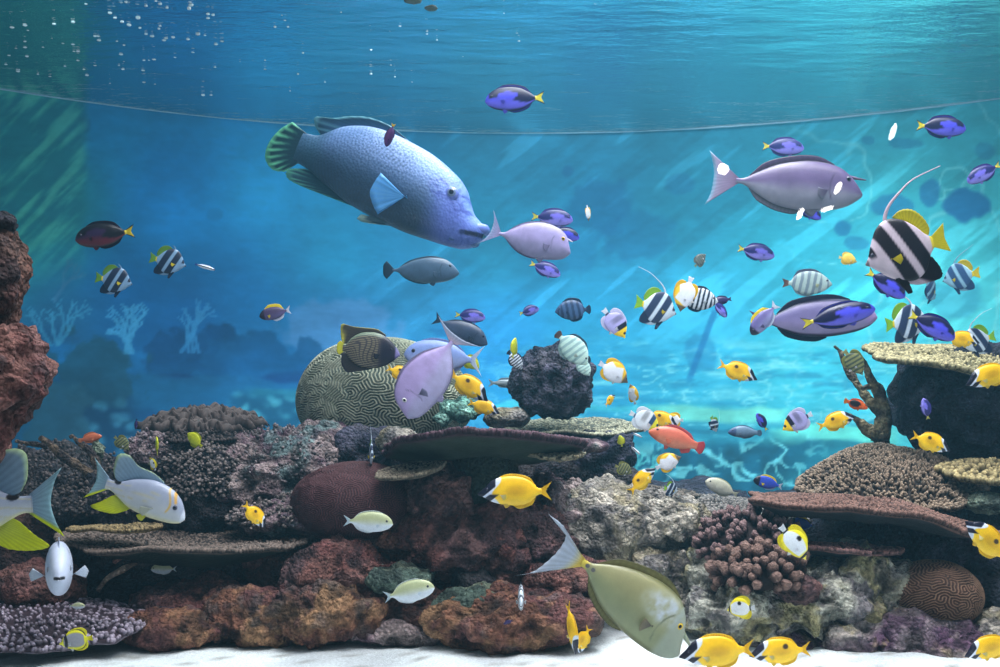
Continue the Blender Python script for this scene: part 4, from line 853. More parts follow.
SP['lav'] = add_fish('pale_surgeonfish', TANG, c_flat((128, 150, 206), (150, 166, 214), None, k=.03), (fork(.2, .1, -.52), cst((190, 204, 232), (206, 220, 240), (230, 236, 244), .9)), *std(TANG, .03, cst((120, 140, 196)), .03, cst((140, 156, 206))), (.25, -.03, .1, .45, -.5, cst((150, 166, 214))), None, (.38, .04, .026, E_dark))
SP['cream'] = add_fish('cream_surgeonfish', TANG, c_flat((196, 196, 176), (184, 186, 176), None, k=.1), (fork(.1, .05), cst((190, 190, 170))), *std(TANG, .03, cst((186, 190, 150)), .03, cst((186, 190, 170))), (.25, -.03, .09, .45, -.5, cst((190, 190, 176))), None, (.38, .04, .024, E_dark))
SP['pbrown'] = add_fish('powder_tang', TANG, c_flat((104, 96, 150), (140, 140, 186), (44, 40, 60), .36), (fork(.14, .05), cst((214, 220, 236))), *std(TANG, .07, cst((240, 216, 50), (250, 228, 60)), .05, cst((170, 180, 220), (230, 236, 246))), (.24, -.04, .12, .5, -.5, cst((110, 104, 150))), None, (.4, .04, .02, E_dark))
SP['pdark'] = add_fish('powder_tang', TANG, c_flat((74, 60, 92), (86, 76, 120), (36, 28, 44), .33), (fork(.14, .05), cst((214, 220, 236))), *std(TANG, .09, cst((240, 216, 50), (250, 228, 60)), .07, cst((190, 196, 226), (230, 236, 246))), (.24, -.04, .12, .5, -.5, cst((240, 216, 60))), None, (.4, .04, .02, E_dark))
SP['pblue'] = add_fish('powder_tang', TANG, c_flat((56, 84, 206), (60, 90, 210), (16, 18, 40), .3), (fork(.12, .05), cst((200, 210, 230))), *std(TANG, .06, cst((236, 214, 50), (250, 230, 60)), .04, cst((190, 210, 236))), (.24, -.04, .12, .5, -.5, cst((230, 210, 60))), None, (.4, .04, .02, E_dark))
SP['plum'] = add_fish('plum_tang', TANG, c_flat((86, 40, 96), (70, 34, 92), k=.12), (fork(.12, .05), cst((226, 190, 50))), *std(TANG, .04, cst((60, 30, 80)), .04, cst((60, 30, 80))), (.24, -.04, .1, .5, -.5, cst((90, 50, 110))), None, (.38, .04, .02, E_dark))
fxd, fxa = std(FOX, .032, cst((246, 186, 20), (255, 212, 50)), .045, cst((246, 190, 24), (255, 214, 60)), x0=.22, ax0=.02)
SP['fox'] = add_fish('foxface_fish', FOX, c_fox, (fork(.13, .08), cst((250, 194, 24), (255, 210, 40))), fxd, fxa, (.2, -.05, .1, .5, -.4, cst((230, 232, 244), (240, 214, 90))), (.14, .06, cst((240, 200, 70))), (.375, .025, .02, E_dark), nx=110, nt=72)
SP['foxs'] = add_fish('foxface_fish', FOX, c_foxspot, (fork(.13, .08), cst((250, 194, 24), (255, 210, 40))), fxd, fxa, (.2, -.05, .1, .5, -.4, cst((230, 232, 244), (240, 214, 90))), (.14, .06, cst((240, 200, 70))), (.375, .025, .02, E_dark), nx=110, nt=72)
def bann_sp(wh, bk, fil=1.0, yl=(220, 206, 36)):
    ydf = lambda u, v: mixc(yl, np.array(yl)*.85, v)
    dors = (.0, -.27, [(.06, .37), (-.05, .42), (-.18, .40), (-.28, .30), (-.33, .16), (-.3, .08)], ydf)
    an = (.1, -.24, [(.06, -.38), (-.04, -.41), (-.16, -.415), (-.31, -.40), (-.33, -.30), (-.27, -.16)], lambda u, v: mixc(wh, bk, ss(.35, .5, u+.0*v)))
    def ex(top, bot, wid):
        out = []
        if not fil: t = spline([(.16, .30), (.14, .36), (.10, .42), (.05, .46)], 26)
        else: t = spline([(.16, .30), (.13, .40), (.05, .50), (-.1, .60), (-.3, .70), (-.3-.35*fil, .76)], 26)
        k = np.linspace(0, 1, 26)
        V, F = tube(np.stack([t[:, 0], 0*k, t[:, 1]], -1), .024*(1-k)**1.2+.004, 8); V[:, 1] *= .4
        out.append(('banner_filament', mesh('banner_filament', V, F, np.tile(np.array(wh, float), (len(V), 1)), M_FIN), (0, 0, 0), (0, 0, 0), 1))
        me = fin_mesh('pelvic_fin', [(.05, 0), (0, 0), (-.04, 0)], [(-.06, -.2), (-.1, -.19), (-.1, -.08)], cst(bk), nr=9)
        for s in (1, -1): out.append(('pelvic_fin', me, (.17, s*.02, bot(.17)+.03), (s*-.2, 0, 0), 1))
        return out
    return add_fish('bannerfish', BANN, c_bann(wh, bk), (fork(.16, .03), cst(yl)), dors, an, (.22, -.06, .13, .45, -.3, cst((226, 206, 40))), None, (.41, .03, .024, E_dark), ex, nx=120, nt=48)
SP['bann'] = bann_sp((206, 188, 200), (22, 14, 26))
SP['bann2'] = bann_sp((196, 212, 226), (42, 54, 84), .8, (150, 206, 60))
SP['bann4'] = bann_sp((120, 154, 186), (22, 34, 60), .0, (110, 160, 50))
SP['bann3'] = bann_sp((140, 184, 206), (46, 78, 120), .3, (226, 206, 60))
def bf(name, colf, edge, tailc, nx=110, eye=E_dark, h=.05):
    d = (.24, -.29, [(.2, .27), (.08, .325), (-.08, .35), (-.23, .335), (-.345, .235), (-.345, .1)], edge); a = (.08, -.29, [(.06, -.29), (-.06, -.325), (-.2, -.325), (-.32, -.25), (-.35, -.15), (-.33, -.07)], edge); return add_fish(name, BFLY, colf, (fork(.085, .015), tailc), d, a, (.22, -.05, .12, .45, -.4, cst((230, 232, 240))), (.16, .09, cst((226, 226, 226))), (.4, .025, .022, eye), nx=nx, nt=56)
SP['saddle'] = bf('butterflyfish', c_saddle((176, 172, 226)), cst((196, 196, 236), (222, 222, 246)), cst((230, 236, 246)))
SP['saddlew'] = bf('butterflyfish', c_saddle((226, 236, 246), (40, 72, 110), (226, 226, 60)), cst((226, 236, 246)), cst((230, 240, 246)))
SP['tear'] = bf('butterflyfish', c_tear, cst((240, 224, 36)), cst((236, 240, 246)))
SP['pyr'] = bf('butterflyfish', c_pyr, cst((246, 202, 40)), cst((236, 240, 250)))
SP['panda'] = bf('butterflyfish', c_bfy_panda, cst((20, 20, 26), (230, 224, 40), (240, 232, 50), .5), cst((236, 226, 40)))
SP['lemon'] = bf('butterflyfish', c_flat((240, 206, 90), (236, 196, 80), (200, 170, 90), .34), cst((236, 206, 80)), cst((230, 220, 150)))
SP['drab'] = bf('butterflyfish', c_zeb((120, 130, 120), (84, 92, 96), 6, .45), cst((120, 124, 110)), cst((140, 160, 120)))
SP['copper'] = bf('butterflyfish', c_zeb((130, 132, 84), (66, 76, 62), 6, .36), cst((104, 112, 64), (150, 150, 70)), cst((160, 160, 100)))
SP['emperor'] = add_fish('angelfish', ANGEL, c_angel, (rnd(.11, -.46), cst((210, 206, 70), (226, 220, 60))), (.28, -.3, [(.26, .26), (.12, .33), (-.08, .335), (-.26, .34), (-.42, .36), (-.42, .2), (-.38, .06)], lambda u, v: mixc(mixc([64, 58, 58], [84, 78, 66], v), [216, 210, 80], np.maximum(ss(.86, .94, v)*.9, ss(.7, .9, u)*ss(.55, .8, v)))), (.1, -.3, [(.1, -.28), (0, -.31), (-.14, -.34), (-.28, -.36), (-.37, -.24), (-.38, -.06)], cst((54, 48, 52), (60, 54, 56), (56, 56, 90), .92)), (.22, -.05, .12, .45, -.4, cst((40, 36, 50))), None, (.37, .035, .02, E_dark), nx=150, nt=90)
SP['dkangel'] = add_fish('angelfish', ANGEL, c_zeb((64, 92, 132), (34, 56, 88), 5, .36), (rnd(.14), cst((36, 60, 92))), *std(ANGEL, .07, cst((30, 54, 84)), .06, cst((30, 54, 84))), (.22, -.05, .12, .45, -.4, cst((60, 84, 120))), None, (.37, .04, .022, E_dark))
SP['zebra'] = add_fish('zebra_angelfish', ANGEL, c_zeb((206, 216, 226), (24, 34, 56), 7, .36), (rnd(.13), cst((34, 50, 76))), *std(ANGEL, .06, cst((40, 54, 80)), .06, cst((30, 44, 70))), (.22, -.05, .12, .45, -.4, cst((190, 200, 210))), None, (.38, .045, .024, E_dark), nx=110)
SP['sail'] = add_fish('sailfin_tang', ANGEL, c_zeb((178, 200, 196), (126, 146, 158), 6, .3), (fork(.11, .04), cst((150, 110, 96), (110, 80, 76))), *std(ANGEL, .06, cst((120, 130, 150), (84, 92, 120)), .04, cst((140, 160, 170))), (.24, -.04, .12, .45, -.4, cst((200, 206, 170))), None, (.39, .05, .022, E_dark), nx=110)
SP['sailw'] = add_fish('sailfin_tang', ANGEL, c_zeb((196, 226, 216), (150, 186, 186), 6, .3), (rnd(.11), cst((120, 96, 84), (90, 70, 66))), *std(ANGEL, .05, cst((70, 96, 110), (50, 70, 90)), .04, cst((160, 190, 190))), (.24, -.04, .12, .45, -.4, cst((200, 216, 206))), None, (.39, .05, .022, E_dark), nx=110)
SP['stripe'] = add_fish('striped_fish', SLIM, lambda x, z, t, s: mixc([176, 190, 196], [74, 96, 116], ss(.1, .5, np.cos(z*2*np.pi/.04))*(1-ss(.4, .44, x))), (fork(.1, .06), cst((160, 180, 190))), *std(SLIM, .05, cst((130, 150, 166)), .04, cst((150, 166, 176))), (.3, -.02, .1, .4, -.3, cst((190, 200, 206))), None, (.42, .01, .02, E_dark))
SP['cleaner'] = add_fish('cleaner_wrasse', SLIM, lambda x, z, t, s: mixc([226, 234, 246], [16, 16, 28], 1-ss(.25, .4, np.abs(z)/(.075))), (rnd(.05), cst((40, 70, 150))), *std(SLIM, .03, cst((200, 214, 236)), .02, cst((220, 226, 240))), None, None, (.42, .01, .018, E_dark))
SP['bream'] = add_fish('snapper', BREAM, c_bream, ([(-.5, .2), (-.455, .12), (-.425, .0), (-.45, -.12), (-.49, -.2)], lambda u, v: mixc(mixc([136, 160, 184], [150, 190, 200], v), [222, 230, 30], ss(.78, .92, u)*ss(.1, .5, v+.3))),
    (.22, -.2, [(.2, .19), (.08, .24), (-.08, .26), (-.2, .33), (-.30, .30), (-.3, .16), (-.26, .08)], cst((120, 150, 176), (150, 176, 196), (176, 200, 150), .95), .01), (-.02, -.19, [(-.06, -.19), (-.16, -.25), (-.3, -.27), (-.4, -.25), (-.32, -.18), (-.24, -.1)], cst((206, 214, 90), (230, 236, 20)), .01),
    (.2, -.07, .13, .4, -.5, cst((186, 190, 176))), (.12, .07, cst((214, 214, 60))), (.395, -.005, .024, E_dark), nx=130, nt=44)
SP['grouper'] = add_fish('red_grouper', GROUP, c_flat((206, 106, 84), (214, 130, 100), (196, 100, 70), .34), (rnd(.12), cst((206, 84, 84), (196, 70, 84))), *std(GROUP, .05, cst((190, 90, 90), (200, 84, 90)), .07, cst((214, 96, 96)), ax0=-.1), (.2, -.06, .12, .5, -.4, cst((220, 120, 90))), (.16, .08, cst((210, 100, 90))), (.38, .04, .024, E_dark))
SP['clown'] = add_fish('clownfish', GROUP, lambda x, z, t, s: mixc(mixc([232, 96, 30], [30, 16, 20], 1-ss(.75, 1.05, np.hypot((x+.05)/.24, (z-.01)/.15))), [236, 150, 90], (1-ss(.01, .03, np.abs(x-.27)))*.5), (rnd(.12), cst((240, 140, 40))), *std(GROUP, .06, cst((226, 84, 26)), .06, cst((236, 110, 30))), (.2, -.04, .12, .5, -.4, cst((240, 120, 30))), (.16, .09, cst((240, 120, 30))), (.38, .05, .028, E_dark))
SP['parrot'] = add_fish('parrotfish', GROUP, c_flat((112, 140, 166), (104, 132, 160), (66, 84, 124), .28), (rnd(.1), cst((90, 120, 150))), *std(GROUP, .03, cst((90, 116, 146)), .03, cst((90, 116, 146))), (.2, -.04, .1, .5, -.4, cst((120, 140, 170))), None, (.38, .03, .018, E_dark))
SP['ytang'] = add_fish('yellow_tang', ANGEL, c_flat((196, 200, 36), (176, 186, 30), k=.08), (fork(.1, .04), cst((206, 206, 50))), *std(ANGEL, .08, cst((186, 190, 30)), .07, cst((186, 190, 30))), (.24, -.04, .1, .5, -.4, cst((200, 200, 50))), None, (.39, .05, .022, E_dark))
SP['hawk'] = add_fish('orange_hawkfish', GROUP, c_flat((196, 108, 76), (180, 92, 60)), (rnd(.1), cst((206, 130, 90))), *std(GROUP, .07, cst((206, 120, 80)), .05, cst((206, 120, 80))), (.2, -.06, .12, .5, -.4, cst((210, 130, 90))), None, (.38, .05, .024, E_dark))
SP['damsel'] = add_fish('damselfish', GROUP, c_flat((44, 30, 84), (56, 40, 100)), (fork(.12, .06), cst((60, 44, 100))), *std(GROUP, .06, cst((40, 30, 80)), .06, cst((40, 30, 80))), (.2, -.04, .1, .5, -.4, cst((60, 50, 110))), None, (.38, .04, .024, E_dark))
FRONT = [(x, a*1.05, b*1.05, w*1.35) for x, a, b, w in TANG]
SP['white'] = add_fish('white_surgeonfish', FRONT, lambda x, z, t, s: mixc(np.tile(np.array([196, 204, 226.]), (len(x), 1))*(1-.12*ss(.1, .5, N3(x, z, 30, 3))[:, None]*ss(.05, .1, z)[:, None]), [20, 20, 30], (1-ss(.8, 1.1, np.hypot((z+.012)/.013, (x-.49)/.018)))), (fork(.12, .06), cst((190, 200, 220))), *std(TANG, .04, cst((190, 200, 220)), .03, cst((190, 200, 220))), (.22, -.03, .13, .4, .1, cst((190, 206, 226), (214, 224, 240))), None, (.36, .04, .02, eye_mesh((176, 184, 206), (120, 126, 146))), spread=1.25)
# the humphead wrasse
def wr_extra(top, bot, wid):
    out = []
    for nm, z0, dx, r, c in (('upper_lip', .03, .006, .024, (112, 130, 206)), ('lower_lip', -.03, -.014, .022, (84, 110, 176))):
        t = np.linspace(-1, 1, 17); V, F = tube(np.stack([.492+dx-.075*t**2-.02*abs(t)**3, .06*t, z0-.022*t**2], -1), r*(1-.45*t**2), 12); out.append((nm, mesh(nm, V, F, np.tile(np.array(c, float), (len(V), 1)), M_FISH), (0, 0, 0), (0, 0, 0), 1))
    for s in (1, -1):   # bulging eye socket
        V, F = ico(3); out.append(('eye_socket', mesh('eye_socket', V*np.array([.030, .013, .026]), F, np.tile(np.array([118, 134, 214.]), (len(V), 1)), M_FISH), (.335, s*.096, .110), (0, 0, 0), 1))
        me = fin_mesh('pelvic_fin', [(.02, 0), (0, 0), (-.03, 0)], [(-.1, -.035), (-.14, -.04), (-.13, -.015)], cst((80, 110, 130), (120, 150, 160), (210, 240, 226), .8), nr=9); out.append(('pelvic_fin', me, (.13, s*.03, -.08), (s*-.3, 0, 0), 1))
    return out
grn = lambda u, v: mixc(mixc([44, 76, 96], [26, 70, 76], v), [140, 240, 190], np.maximum(ss(.3, .8, v)*ss(.0, .6, np.cos(u*2*np.pi*8)), ss(.9, .96, v)))
SP['wrasse'] = add_fish('humphead_wrasse', WRASSE, c_wrasse, ([(-.425, .16), (-.462, .115), (-.484, .06), (-.488, .01), (-.472, -.03), (-.43, -.055), (-.38, -.045)], grn),
    (.1, -.27, [(.06, .262), (-.03, .29), (-.12, .292), (-.2, .27), (-.27, .235), (-.34, .215), (-.33, .18), (-.29, .15)], lambda u, v: mixc(mixc([70, 110, 160], [36, 70, 96], v), [130, 200, 216], np.maximum(ss(.85, .95, v), ss(.72, .8, u)*ss(0, .6, np.cos(u*2*np.pi*9))*.6)), .02),
    (-.02, -.22, [(-.06, -.075), (-.17, -.075), (-.29, -.075), (-.36, -.065), (-.37, -.03), (-.30, .0)], lambda u, v: mixc([50, 90, 110], [126, 214, 186], np.maximum(ss(.35, 1, v)*ss(0, .6, np.cos(u*2*np.pi*8)), ss(.92, .97, v))), .03),
    (.18, .03, .155, .55, -.3, lambda u, v: mixc([70, 140, 206], [110, 186, 246], np.maximum(v*.6, ss(0, .6, np.cos(u*2*np.pi*6))))), None, (.335, .112, .019, eye_mesh((120, 136, 170), (26, 30, 50), (150, 170, 226))), wr_extra, nx=260, nt=72, mat=M_SCALE)
# ---------------------------------------------------------------- every fish in its place
FISH = [
 # the big ones
 ('wrasse', 'huge blue humphead wrasse with bulging forehead, swimming right and down', 'fish', 371, 194, 5.0, 242, 'R', -22, -6),
 ('uni', 'large purple-grey horned unicornfish at upper right, swimming right', 'fish', 790, 184, 4.4, 145, 'R', -4, 0),
 ('uni2', 'lavender unicornfish with short horn in front of the humphead wrasse mouth', 'fish', 530, 239, 4.3, 84, 'R', -10, 0),
 ('uni3', 'lilac hornless unicornfish diving head-down before the big brain coral', 'fish', 430, 372, 4.2, 101, 'L', -54, 0),
 ('olive', 'big olive unicornfish with white forked tail just above the sand', 'fish', 628, 595, 3.6, 152, 'R', -36, 0),
 ('greynaso', 'blue-grey unicornfish with rounded dark tail below the humphead wrasse', 'fish', 421, 270, 5.6, 76, 'R', 0, 0),
 ('slate', 'dark grey fish half hidden behind the lilac diving unicornfish tail', 'fish', 461, 330, 5.0, 60, 'R', -24, 0),
 ('lav', 'pale blue surgeonfish with white-edged tail behind the lilac diving unicornfish', 'fish', 443, 357, 4.7, 78, 'L', 6, 0),
 ('surg', 'large dark-edged purple surgeonfish behind a blue tang at right', 'fish', 813, 319, 4.5, 128, 'R', 3, 0),
 ('bream', 'white snapper with black tail spot and yellow anal fin over the left ledge', 'fish', 138, 494, 3.9, 104, 'R', -18, 0),
 ('bream', 'white snapper leaving the left edge, only tail and yellow fin in view', 'fish', -22, 508, 3.5, 172, 'L', -4, 0),
 # blue tangs
 ('tang', 'bright violet-blue tang alone near the surface above the middle', 'fish', 515, 99, 4.4, 60, 'L', -3, 0),
 ('tangp', 'blue tang just above the back of the large horned unicornfish', 'fish', 783, 147, 4.8, 42, 'R', -3, 0),
 ('tang', 'dark blue tang with yellow tail at the upper right waterline', 'fish', 941, 127, 4.3, 50, 'R', -4, 0),
 ('tangp', 'pale blue tang swimming down-left at the right edge', 'fish', 984, 173, 4.3, 38, 'L', -28, 0),
 ('tangp', 'blue tang above the back of the lavender unicornfish', 'fish', 552, 218, 4.8, 42, 'R', -5, 0),
 ('tang', 'blue tang mostly hidden behind the lavender unicornfish forehead', 'fish', 564, 234, 4.9, 32, 'R', -14, 0),
 ('tangp', 'small blue tang below the belly of the lavender unicornfish', 'fish', 545, 269, 4.6, 33, 'R', -22, 0),
 ('tangp', 'small pale blue tang above the slate grey fish near the middle', 'fish', 470, 316, 4.9, 31, 'R', -6, 0),
 ('tangp', 'smallest blue tang tilted upwards, left of the dark banded angelfish', 'fish', 529, 311, 5.2, 23, 'R', 16, 25),
 ('tangp', 'violet-blue tang below the tail of the large horned unicornfish', 'fish', 756, 252, 4.5, 38, 'R', -12, 0),
 ('tang_shade', 'blue tang in shade, coloured dark maroon, with yellow tail at upper left', 'fish', 105, 235, 4.2, 60, 'L', -8, 0),
 ('tang', 'deep blue tang below the big black and white bannerfish', 'fish', 886, 284, 4.1, 46, 'R', -34, 0),
 ('tang', 'deep blue tang above the highest right plate coral', 'fish', 932, 326, 4.2, 52, 'R', -28, 0),
 ('tangp', 'tiny violet tang under the dark tail right of the zebra angelfish', 'fish', 720, 309, 4.9, 22, 'R', -45, 20),
 ('tang', 'blue tang with big yellow forked tail over the dark-edged surgeonfish', 'fish', 838, 316, 4.15, 76, 'R', 12, 0, .72),
 ('tang', 'blue tang almost hidden below the large horned unicornfish', 'fish', 808, 211, 4.7, 30, 'R', -30, 0),
 ('tang', 'tiny blue tang over the blue-grey parrotfish in open water', 'fish', 762, 422, 5.0, 20, 'L', 60, 30),
 ('tangp', 'small purple tang standing head-up on the sloping right plate coral', 'fish', 926, 409, 4.5, 22, 'L', 78, 40),
 # powder tangs
 ('pbrown', 'grey powder tang with yellow back left of the dark-edged surgeonfish tail', 'fish', 764, 319, 4.3, 40, 'L', -50, 0),
 ('pdark', 'dark headed powder tang with yellow back and white tail in open water at left', 'fish', 275, 313, 4.6, 32, 'L', -12, 0),
 ('pblue', 'bright blue powder tang peeking over the reddish brown plate coral', 'fish', 768, 483, 4.75, 30, 'L', 14, 0),
 ('pblue', 'blue powder tang in the shade right of the finger coral', 'fish', 802, 524, 4.6, 28, 'L', 10, 0),
 ('plum', 'small plum purple fish head-down in front of the humphead wrasse back', 'fish', 390, 135, 4.3, 24, 'L', -68, 25),
 ('damsel', 'tiny dark purple fish left of the ruffled plate coral', 'fish', 136, 424, 4.8, 11, 'L', -80, 30),
 ('damsel', 'tiny black fish in front of the long tan block', 'fish', 508, 622, 3.9, 10, 'L', -20, 0),
 # foxfaces
 ('fox', 'yellow foxface with black and white face in front of the red centre rocks', 'fish', 515, 491, 3.9, 74, 'L', 0, 0),
 ('foxs', 'yellow foxface in open water right of the middle, nose down right', 'fish', 738, 371, 4.6, 42, 'R', -20, 0),
 ('foxs', 'yellow foxface below the little orange clownfish', 'fish', 836, 421, 4.5, 40, 'R', 18, 0),
 ('fox', 'yellow foxface crossing the right edge under the highest plate coral', 'fish', 990, 375, 3.9, 52, 'L', -18, 0),
 ('foxs', 'yellow foxface over the sloping right plate coral', 'fish', 931, 442, 4.1, 42, 'R', -20, 0),
 ('foxs', 'yellow foxface nosing up-left at the right edge', 'fish', 988, 541, 3.7, 60, 'L', 46, 0),
 ('fox', 'yellow foxface above the sand, left of the touching pair', 'fish', 717, 651, 3.6, 76, 'L', -4, 0),
 ('foxs', 'yellow foxface above the sand, right of the touching pair', 'fish', 780, 651, 3.7, 62, 'L', -4, 0),
 ('fox', 'yellow foxface at the lower right corner', 'fish', 990, 647, 3.8, 54, 'L', -16, 0),
 ('foxs', 'yellow foxface diving over the left ledge plate', 'fish', 255, 515, 4.2, 34, 'R', -48, 30),
 ('foxs', 'golden foxface right of the lilac diving unicornfish', 'fish', 469, 386, 4.6, 48, 'R', -34, 0),
 ('fox', 'yellow foxface half hidden below the golden one near the mint mound', 'fish', 484, 407, 4.9, 34, 'R', -18, 0),
 ('fox', 'narrow yellow foxface seen head-on diving to the sand', 'fish', 572, 628, 3.7, 52, 'R', -62, -72),
 ('fox', 'small yellow foxface turned away beside the head-on one', 'fish', 583, 640, 3.8, 32, 'L', -62, 35),
 ('foxs', 'small golden foxface between the angelfish and the lilac unicornfish', 'fish', 401, 373, 4.9, 32, 'R', -20, 20),
 ('foxs', 'yellow foxface behind the saddled butterflyfish above the red grouper', 'fish', 661, 419, 4.9, 36, 'R', -18, 0),
 ('foxs', 'bright yellow foxface rising over the thin dark plate right of centre', 'fish', 642, 480, 4.4, 36, 'R', 46, 0),
 ('fox', 'yellow foxface with lowered head above the highest right plate coral', 'fish', 962, 339, 4.5, 36, 'R', -8, 0),
 ('foxs', 'yellow fish slipping behind the dark finger coral', 'fish', 706, 534, 4.75, 32, 'R', 34, 20),
 ('foxs', 'tiny golden foxface right of the black boulder, low in open water', 'fish', 610, 400, 5.1, 18, 'R', 40, 40),
 ('ytang', 'yellow-green tang above the dark knobbly rock on the left reef', 'fish', 195, 440, 4.7, 22, 'L', 40, 20),
 ('ytang', 'thin yellow fish seen from behind over the purple and white hump', 'fish', 157, 446, 4.7, 20, 'L', 70, 65),
 ('ytang', 'slim bright yellow fish seen edge-on left of the black boulder', 'fish', 514, 348, 4.9, 22, 'R', 75, 60),
 ('ytang', 'yellow-green fish behind the mint mound and white-edged tail', 'fish', 470, 362, 5.2, 22, 'R', -30, 0),
 ('ytang', 'small yellow-green fish hanging below the flat sandy grey plate', 'fish', 621, 441, 5.1, 12, 'L', 80, 20),
 # butterflyfish
 ('saddle', 'lilac saddled butterflyfish with yellow face diving, left of the pale bannerfish', 'fish', 615, 323, 4.6, 36, 'R', -50, 0),
 ('saddle', 'lilac saddled butterflyfish with yellow face, facing left over the mural coral', 'fish', 797, 421, 4.5, 34, 'L', -26, 0),
 ('saddlew', 'white saddled butterflyfish with yellow face at the grouper nose', 'fish', 645, 420, 4.6, 34, 'R', -26, 0),
 ('tear', 'white and yellow butterflyfish with black spot by the dark finger coral', 'fish', 794, 542, 4.0, 42, 'R', -50, 0),
 ('tear', 'white and yellow butterflyfish with black spot over the pale lower right rock', 'fish', 741, 608, 3.9, 34, 'L', -10, 48),
 ('pyr', 'white and yellow butterflyfish above the yellow golden one, right of the black boulder', 'fish', 614, 372, 4.8, 35, 'R', -32, 0),
 ('pyr', 'narrow white and orange butterflyfish turned edgewise in open water', 'fish', 633, 394, 4.9, 22, 'L', 72, 55),
 ('pyr', 'tall white and yellow butterflyfish between bannerfish and zebra angelfish', 'fish', 685, 294, 4.6, 36, 'L', -68, 25),
 ('pyr', 'white butterflyfish with yellow rim below the red grouper', 'fish', 668, 462, 4.8, 28, 'R', 28, 0),
 ('pyr', 'white and orange butterflyfish peeking out above the red grouper', 'fish', 673, 420, 5.1, 22, 'L', 0, 30),
 ('panda', 'grey butterflyfish with bright yellow rim in the lower left corner', 'fish', 76, 640, 3.7, 34, 'L', -8, 0),
 ('lemon', 'small lemon yellow butterflyfish right of the large horned unicornfish', 'fish', 848, 259, 4.8, 19, 'R', -12, 0),
 ('drab', 'small drab grey-green butterflyfish alone in mid water', 'fish', 700, 260, 5.2, 18, 'R', 50, 20),
 ('copper', 'yellowish striped butterflyfish beside the upright branching coral', 'fish', 854, 362, 5.0, 31, 'R', -50, 0),
 ('copper', 'dim yellowish butterflyfish behind the left snapper dorsal fin', 'fish', 122, 443, 5.0, 20, 'R', -40, 0),
 ('copper', 'small yellow striped butterflyfish at the end of the thin dark plate', 'fish', 624, 469, 4.8, 20, 'R', -20, 10),
 # bannerfish
 ('bann', 'big black and white bannerfish with yellow tail at right', 'fish', 906, 249, 3.6, 86, 'L', -16, 0),
 ('bann2', 'grey-blue striped bannerfish with long trailing filament in mid water', 'fish', 656, 307, 4.6, 46, 'R', -12, 15),
 ('bann4', 'banded bannerfish at far left below the shaded tang', 'fish', 114, 280, 4.7, 36, 'R', -8, 10),
 ('bann4', 'banded bannerfish right of the shaded tang', 'fish', 168, 261, 4.7, 36, 'R', -10, 10),
 ('bann3', 'narrow blue banded bannerfish just under the big black and white one', 'fish', 930, 287, 4.4, 38, 'R', -30, 50),
 ('bann2', 'pale bannerfish behind the deep blue tang over the highest plate', 'fish', 907, 322, 4.5, 48, 'R', 8, 10),
 ('bann3', 'narrow blue banded bannerfish near the right edge in open water', 'fish', 961, 276, 4.5, 38, 'L', -6, 50),
 ('bann2', 'bannerfish with green fins facing left at the right edge above the plate', 'fish', 978, 340, 4.6, 36, 'L', -14, 0),
 ('bann2', 'small frontal bannerfish beside the blue-grey knobby rock', 'fish', 371, 453, 4.6, 32, 'R', -15, -78),
 ('bann2', 'tiny white bannerfish over the painted corals right of the red grouper', 'fish', 714, 424, 5.1, 18, 'R', -60, 40),
 ('bann2', 'tiny dark and white bannerfish below the thin dark plate end', 'fish', 671, 489, 4.6, 18, 'R', -10, 30),
 # angels, sailfins, others
 ('emperor', 'dark angelfish with fine pale lines and yellow rim over the big brain coral', 'fish', 367, 350, 4.6, 66, 'R', -5, 0),
 ('dkangel', 'dusky blue banded angelfish facing left above the black boulder', 'fish', 573, 310, 4.8, 36, 'L', -2, 0),
 ('zebra', 'black and white striped angelfish behind the tall white butterflyfish', 'fish', 698, 299, 4.8, 40, 'R', -4, 0),
 ('damsel', 'small dark fish right of the black and white striped angelfish', 'fish', 722, 300, 5.1, 20, 'L', -6, 0),
 ('sail', 'pale striped sailfin tang with brown tail above the dark-edged surgeonfish', 'fish', 807, 283, 4.5, 50, 'R', 0, 0),
 ('sailw', 'pale mint sailfin tang diving over the black boulder', 'fish', 572, 348, 4.6, 44, 'R', -44, 0),
 ('sailw', 'small striped sailfin tang peeking out under the pale mint one', 'fish', 583, 366, 4.8, 24, 'R', -50, 20),
 ('zebra', 'round striped fish below the slim bright yellow one', 'fish', 515, 360, 5.05, 24, 'R', -45, 30),
 ('stripe', 'slender striped fish disappearing behind the black boulder', 'fish', 510, 383, 5.55, 44, 'R', 0, 0),
 ('cleaner', 'slender black and white cleaner wrasse in open water at left', 'fish', 205, 267, 4.5, 21, 'R', -16, 0),
 ('cleaner', 'tiny dark cleaner wrasse slanting down below the red grouper', 'fish', 635, 450, 4.9, 14, 'R', -40, 0),
 ('cleaner', 'tiny pale cleaner wrasse under the white saddled butterflyfish', 'fish', 637, 435, 4.9, 12, 'R', -25, 0),
 ('silver', 'silvery pale surgeonfish with yellowish flank over the maroon dome rocks', 'fish', 368, 522, 3.9, 50, 'R', -3, 0),
 ('silver', 'silvery pale surgeonfish rising to the right over the reef foot', 'fish', 409, 592, 3.8, 52, 'R', 12, 0),
 ('cream', 'cream spotted surgeonfish resting behind the thin long grey plate', 'fish', 722, 488, 5.0, 36, 'L', 24, 0),
 ('white', 'white fish seen head-on with spread fins at the left cave', 'fish', 59, 567, 3.9, 125, 'R', 0, -66),
 ('zebra', 'narrow striped angelfish seen head-on in front of the long tan block', 'fish', 521, 597, 3.8, 46, 'R', 0, -91),
 ('silver', 'dim grey fish deep inside the left cave', 'fish', 164, 569, 4.5, 26, 'L', 0, 0),
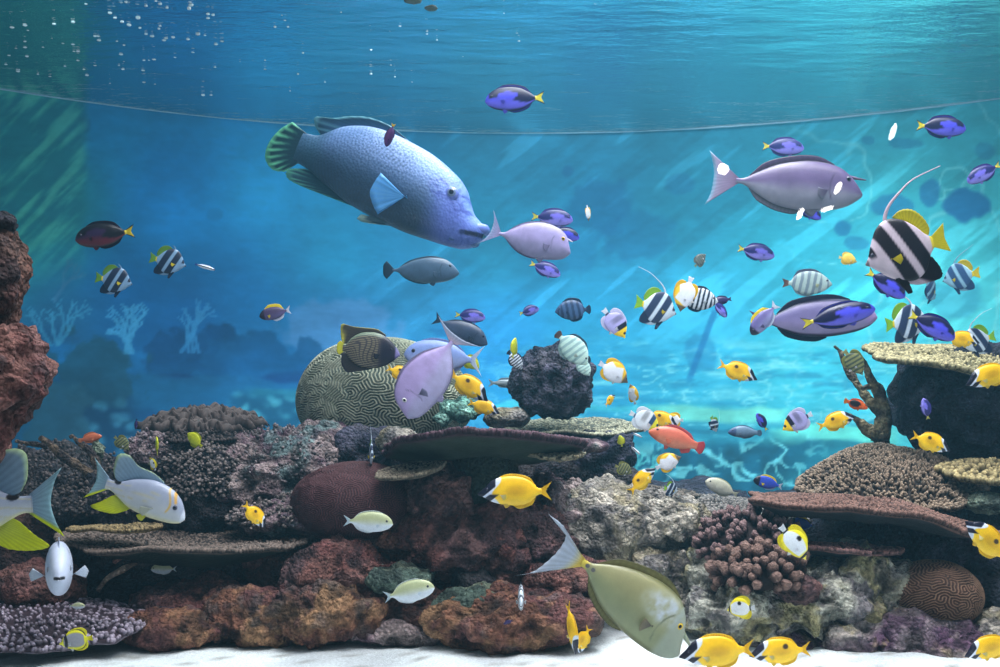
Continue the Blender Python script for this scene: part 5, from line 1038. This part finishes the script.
 ('silver', 'tiny lilac fish under the head-on white fish', 'fish', 77, 606, 4.1, 16, 'R', 0, 0),
 ('grouper', 'orange-red grouper facing left over the painted corals', 'fish', 677, 439, 4.5, 58, 'L', 20, 0),
 ('clown', 'little orange clownfish with black back near the branching coral', 'fish', 856, 404, 4.7, 25, 'R', -16, 0),
 ('parrot', 'blue-grey parrotfish with dark head over the painted corals', 'fish', 745, 432, 5.1, 34, 'L', 4, 0),
 ('hawk', 'small orange hawkfish perched on the left branching coral', 'fish', 90, 438, 4.8, 24, 'R', 14, 0),
 ('tear', 'tiny pale fish between the yellow tang and the snapper', 'fish', 153, 464, 4.8, 15, 'L', 60, 30),
 ('pyr', 'tiny white and yellow fish head-down above the lavender unicornfish', 'fish', 588, 213, 4.8, 16, 'R', -75, 55),
 ('tear', 'dim yellow speckled fish behind the red branch at left', 'fish', 97, 470, 5.0, 14, 'L', 0, 30),
]
GRP = {'blue_tang': 'blue tangs swimming in the tank', 'foxface_fish': 'yellow foxface rabbitfish in the tank', 'bannerfish': 'bannerfish in the tank', 'butterflyfish': 'butterflyfish in the tank',
 'unicornfish': 'unicornfish in the tank', 'grey_unicornfish': 'grey unicornfish in the tank', 'powder_tang': 'powder tangs in the tank', 'sailfin_tang': 'sailfin tangs in the tank', 'silver_surgeonfish': 'silver surgeonfish over the reef',
 'snapper': 'snappers over the left ledge', 'yellow_tang': 'yellow tangs in the tank', 'cleaner_wrasse': 'cleaner wrasses in the tank', 'damselfish': 'damselfish in the tank', 'zebra_angelfish': 'striped angelfish in the tank'}
for f in FISH:
    k, lb, cat, px, py, D, L_, face, up, yaw = f[:10]
    put(SP[k], lb, cat, px, py, D, L_, face, up, yaw, tall={'surg': .74, 'sail': .86, 'bann': 1.08, 'uni2': 1.12, 'uni3': 1.2, 'uni': 1.02, 'olive': 1.25}.get(k, 1) if len(f) < 11 else f[10], group=GRP.get(SP[k]['name']))
# spread white fins of the head-on fish are the snapper's own; long tail streamer of the large horned unicornfish
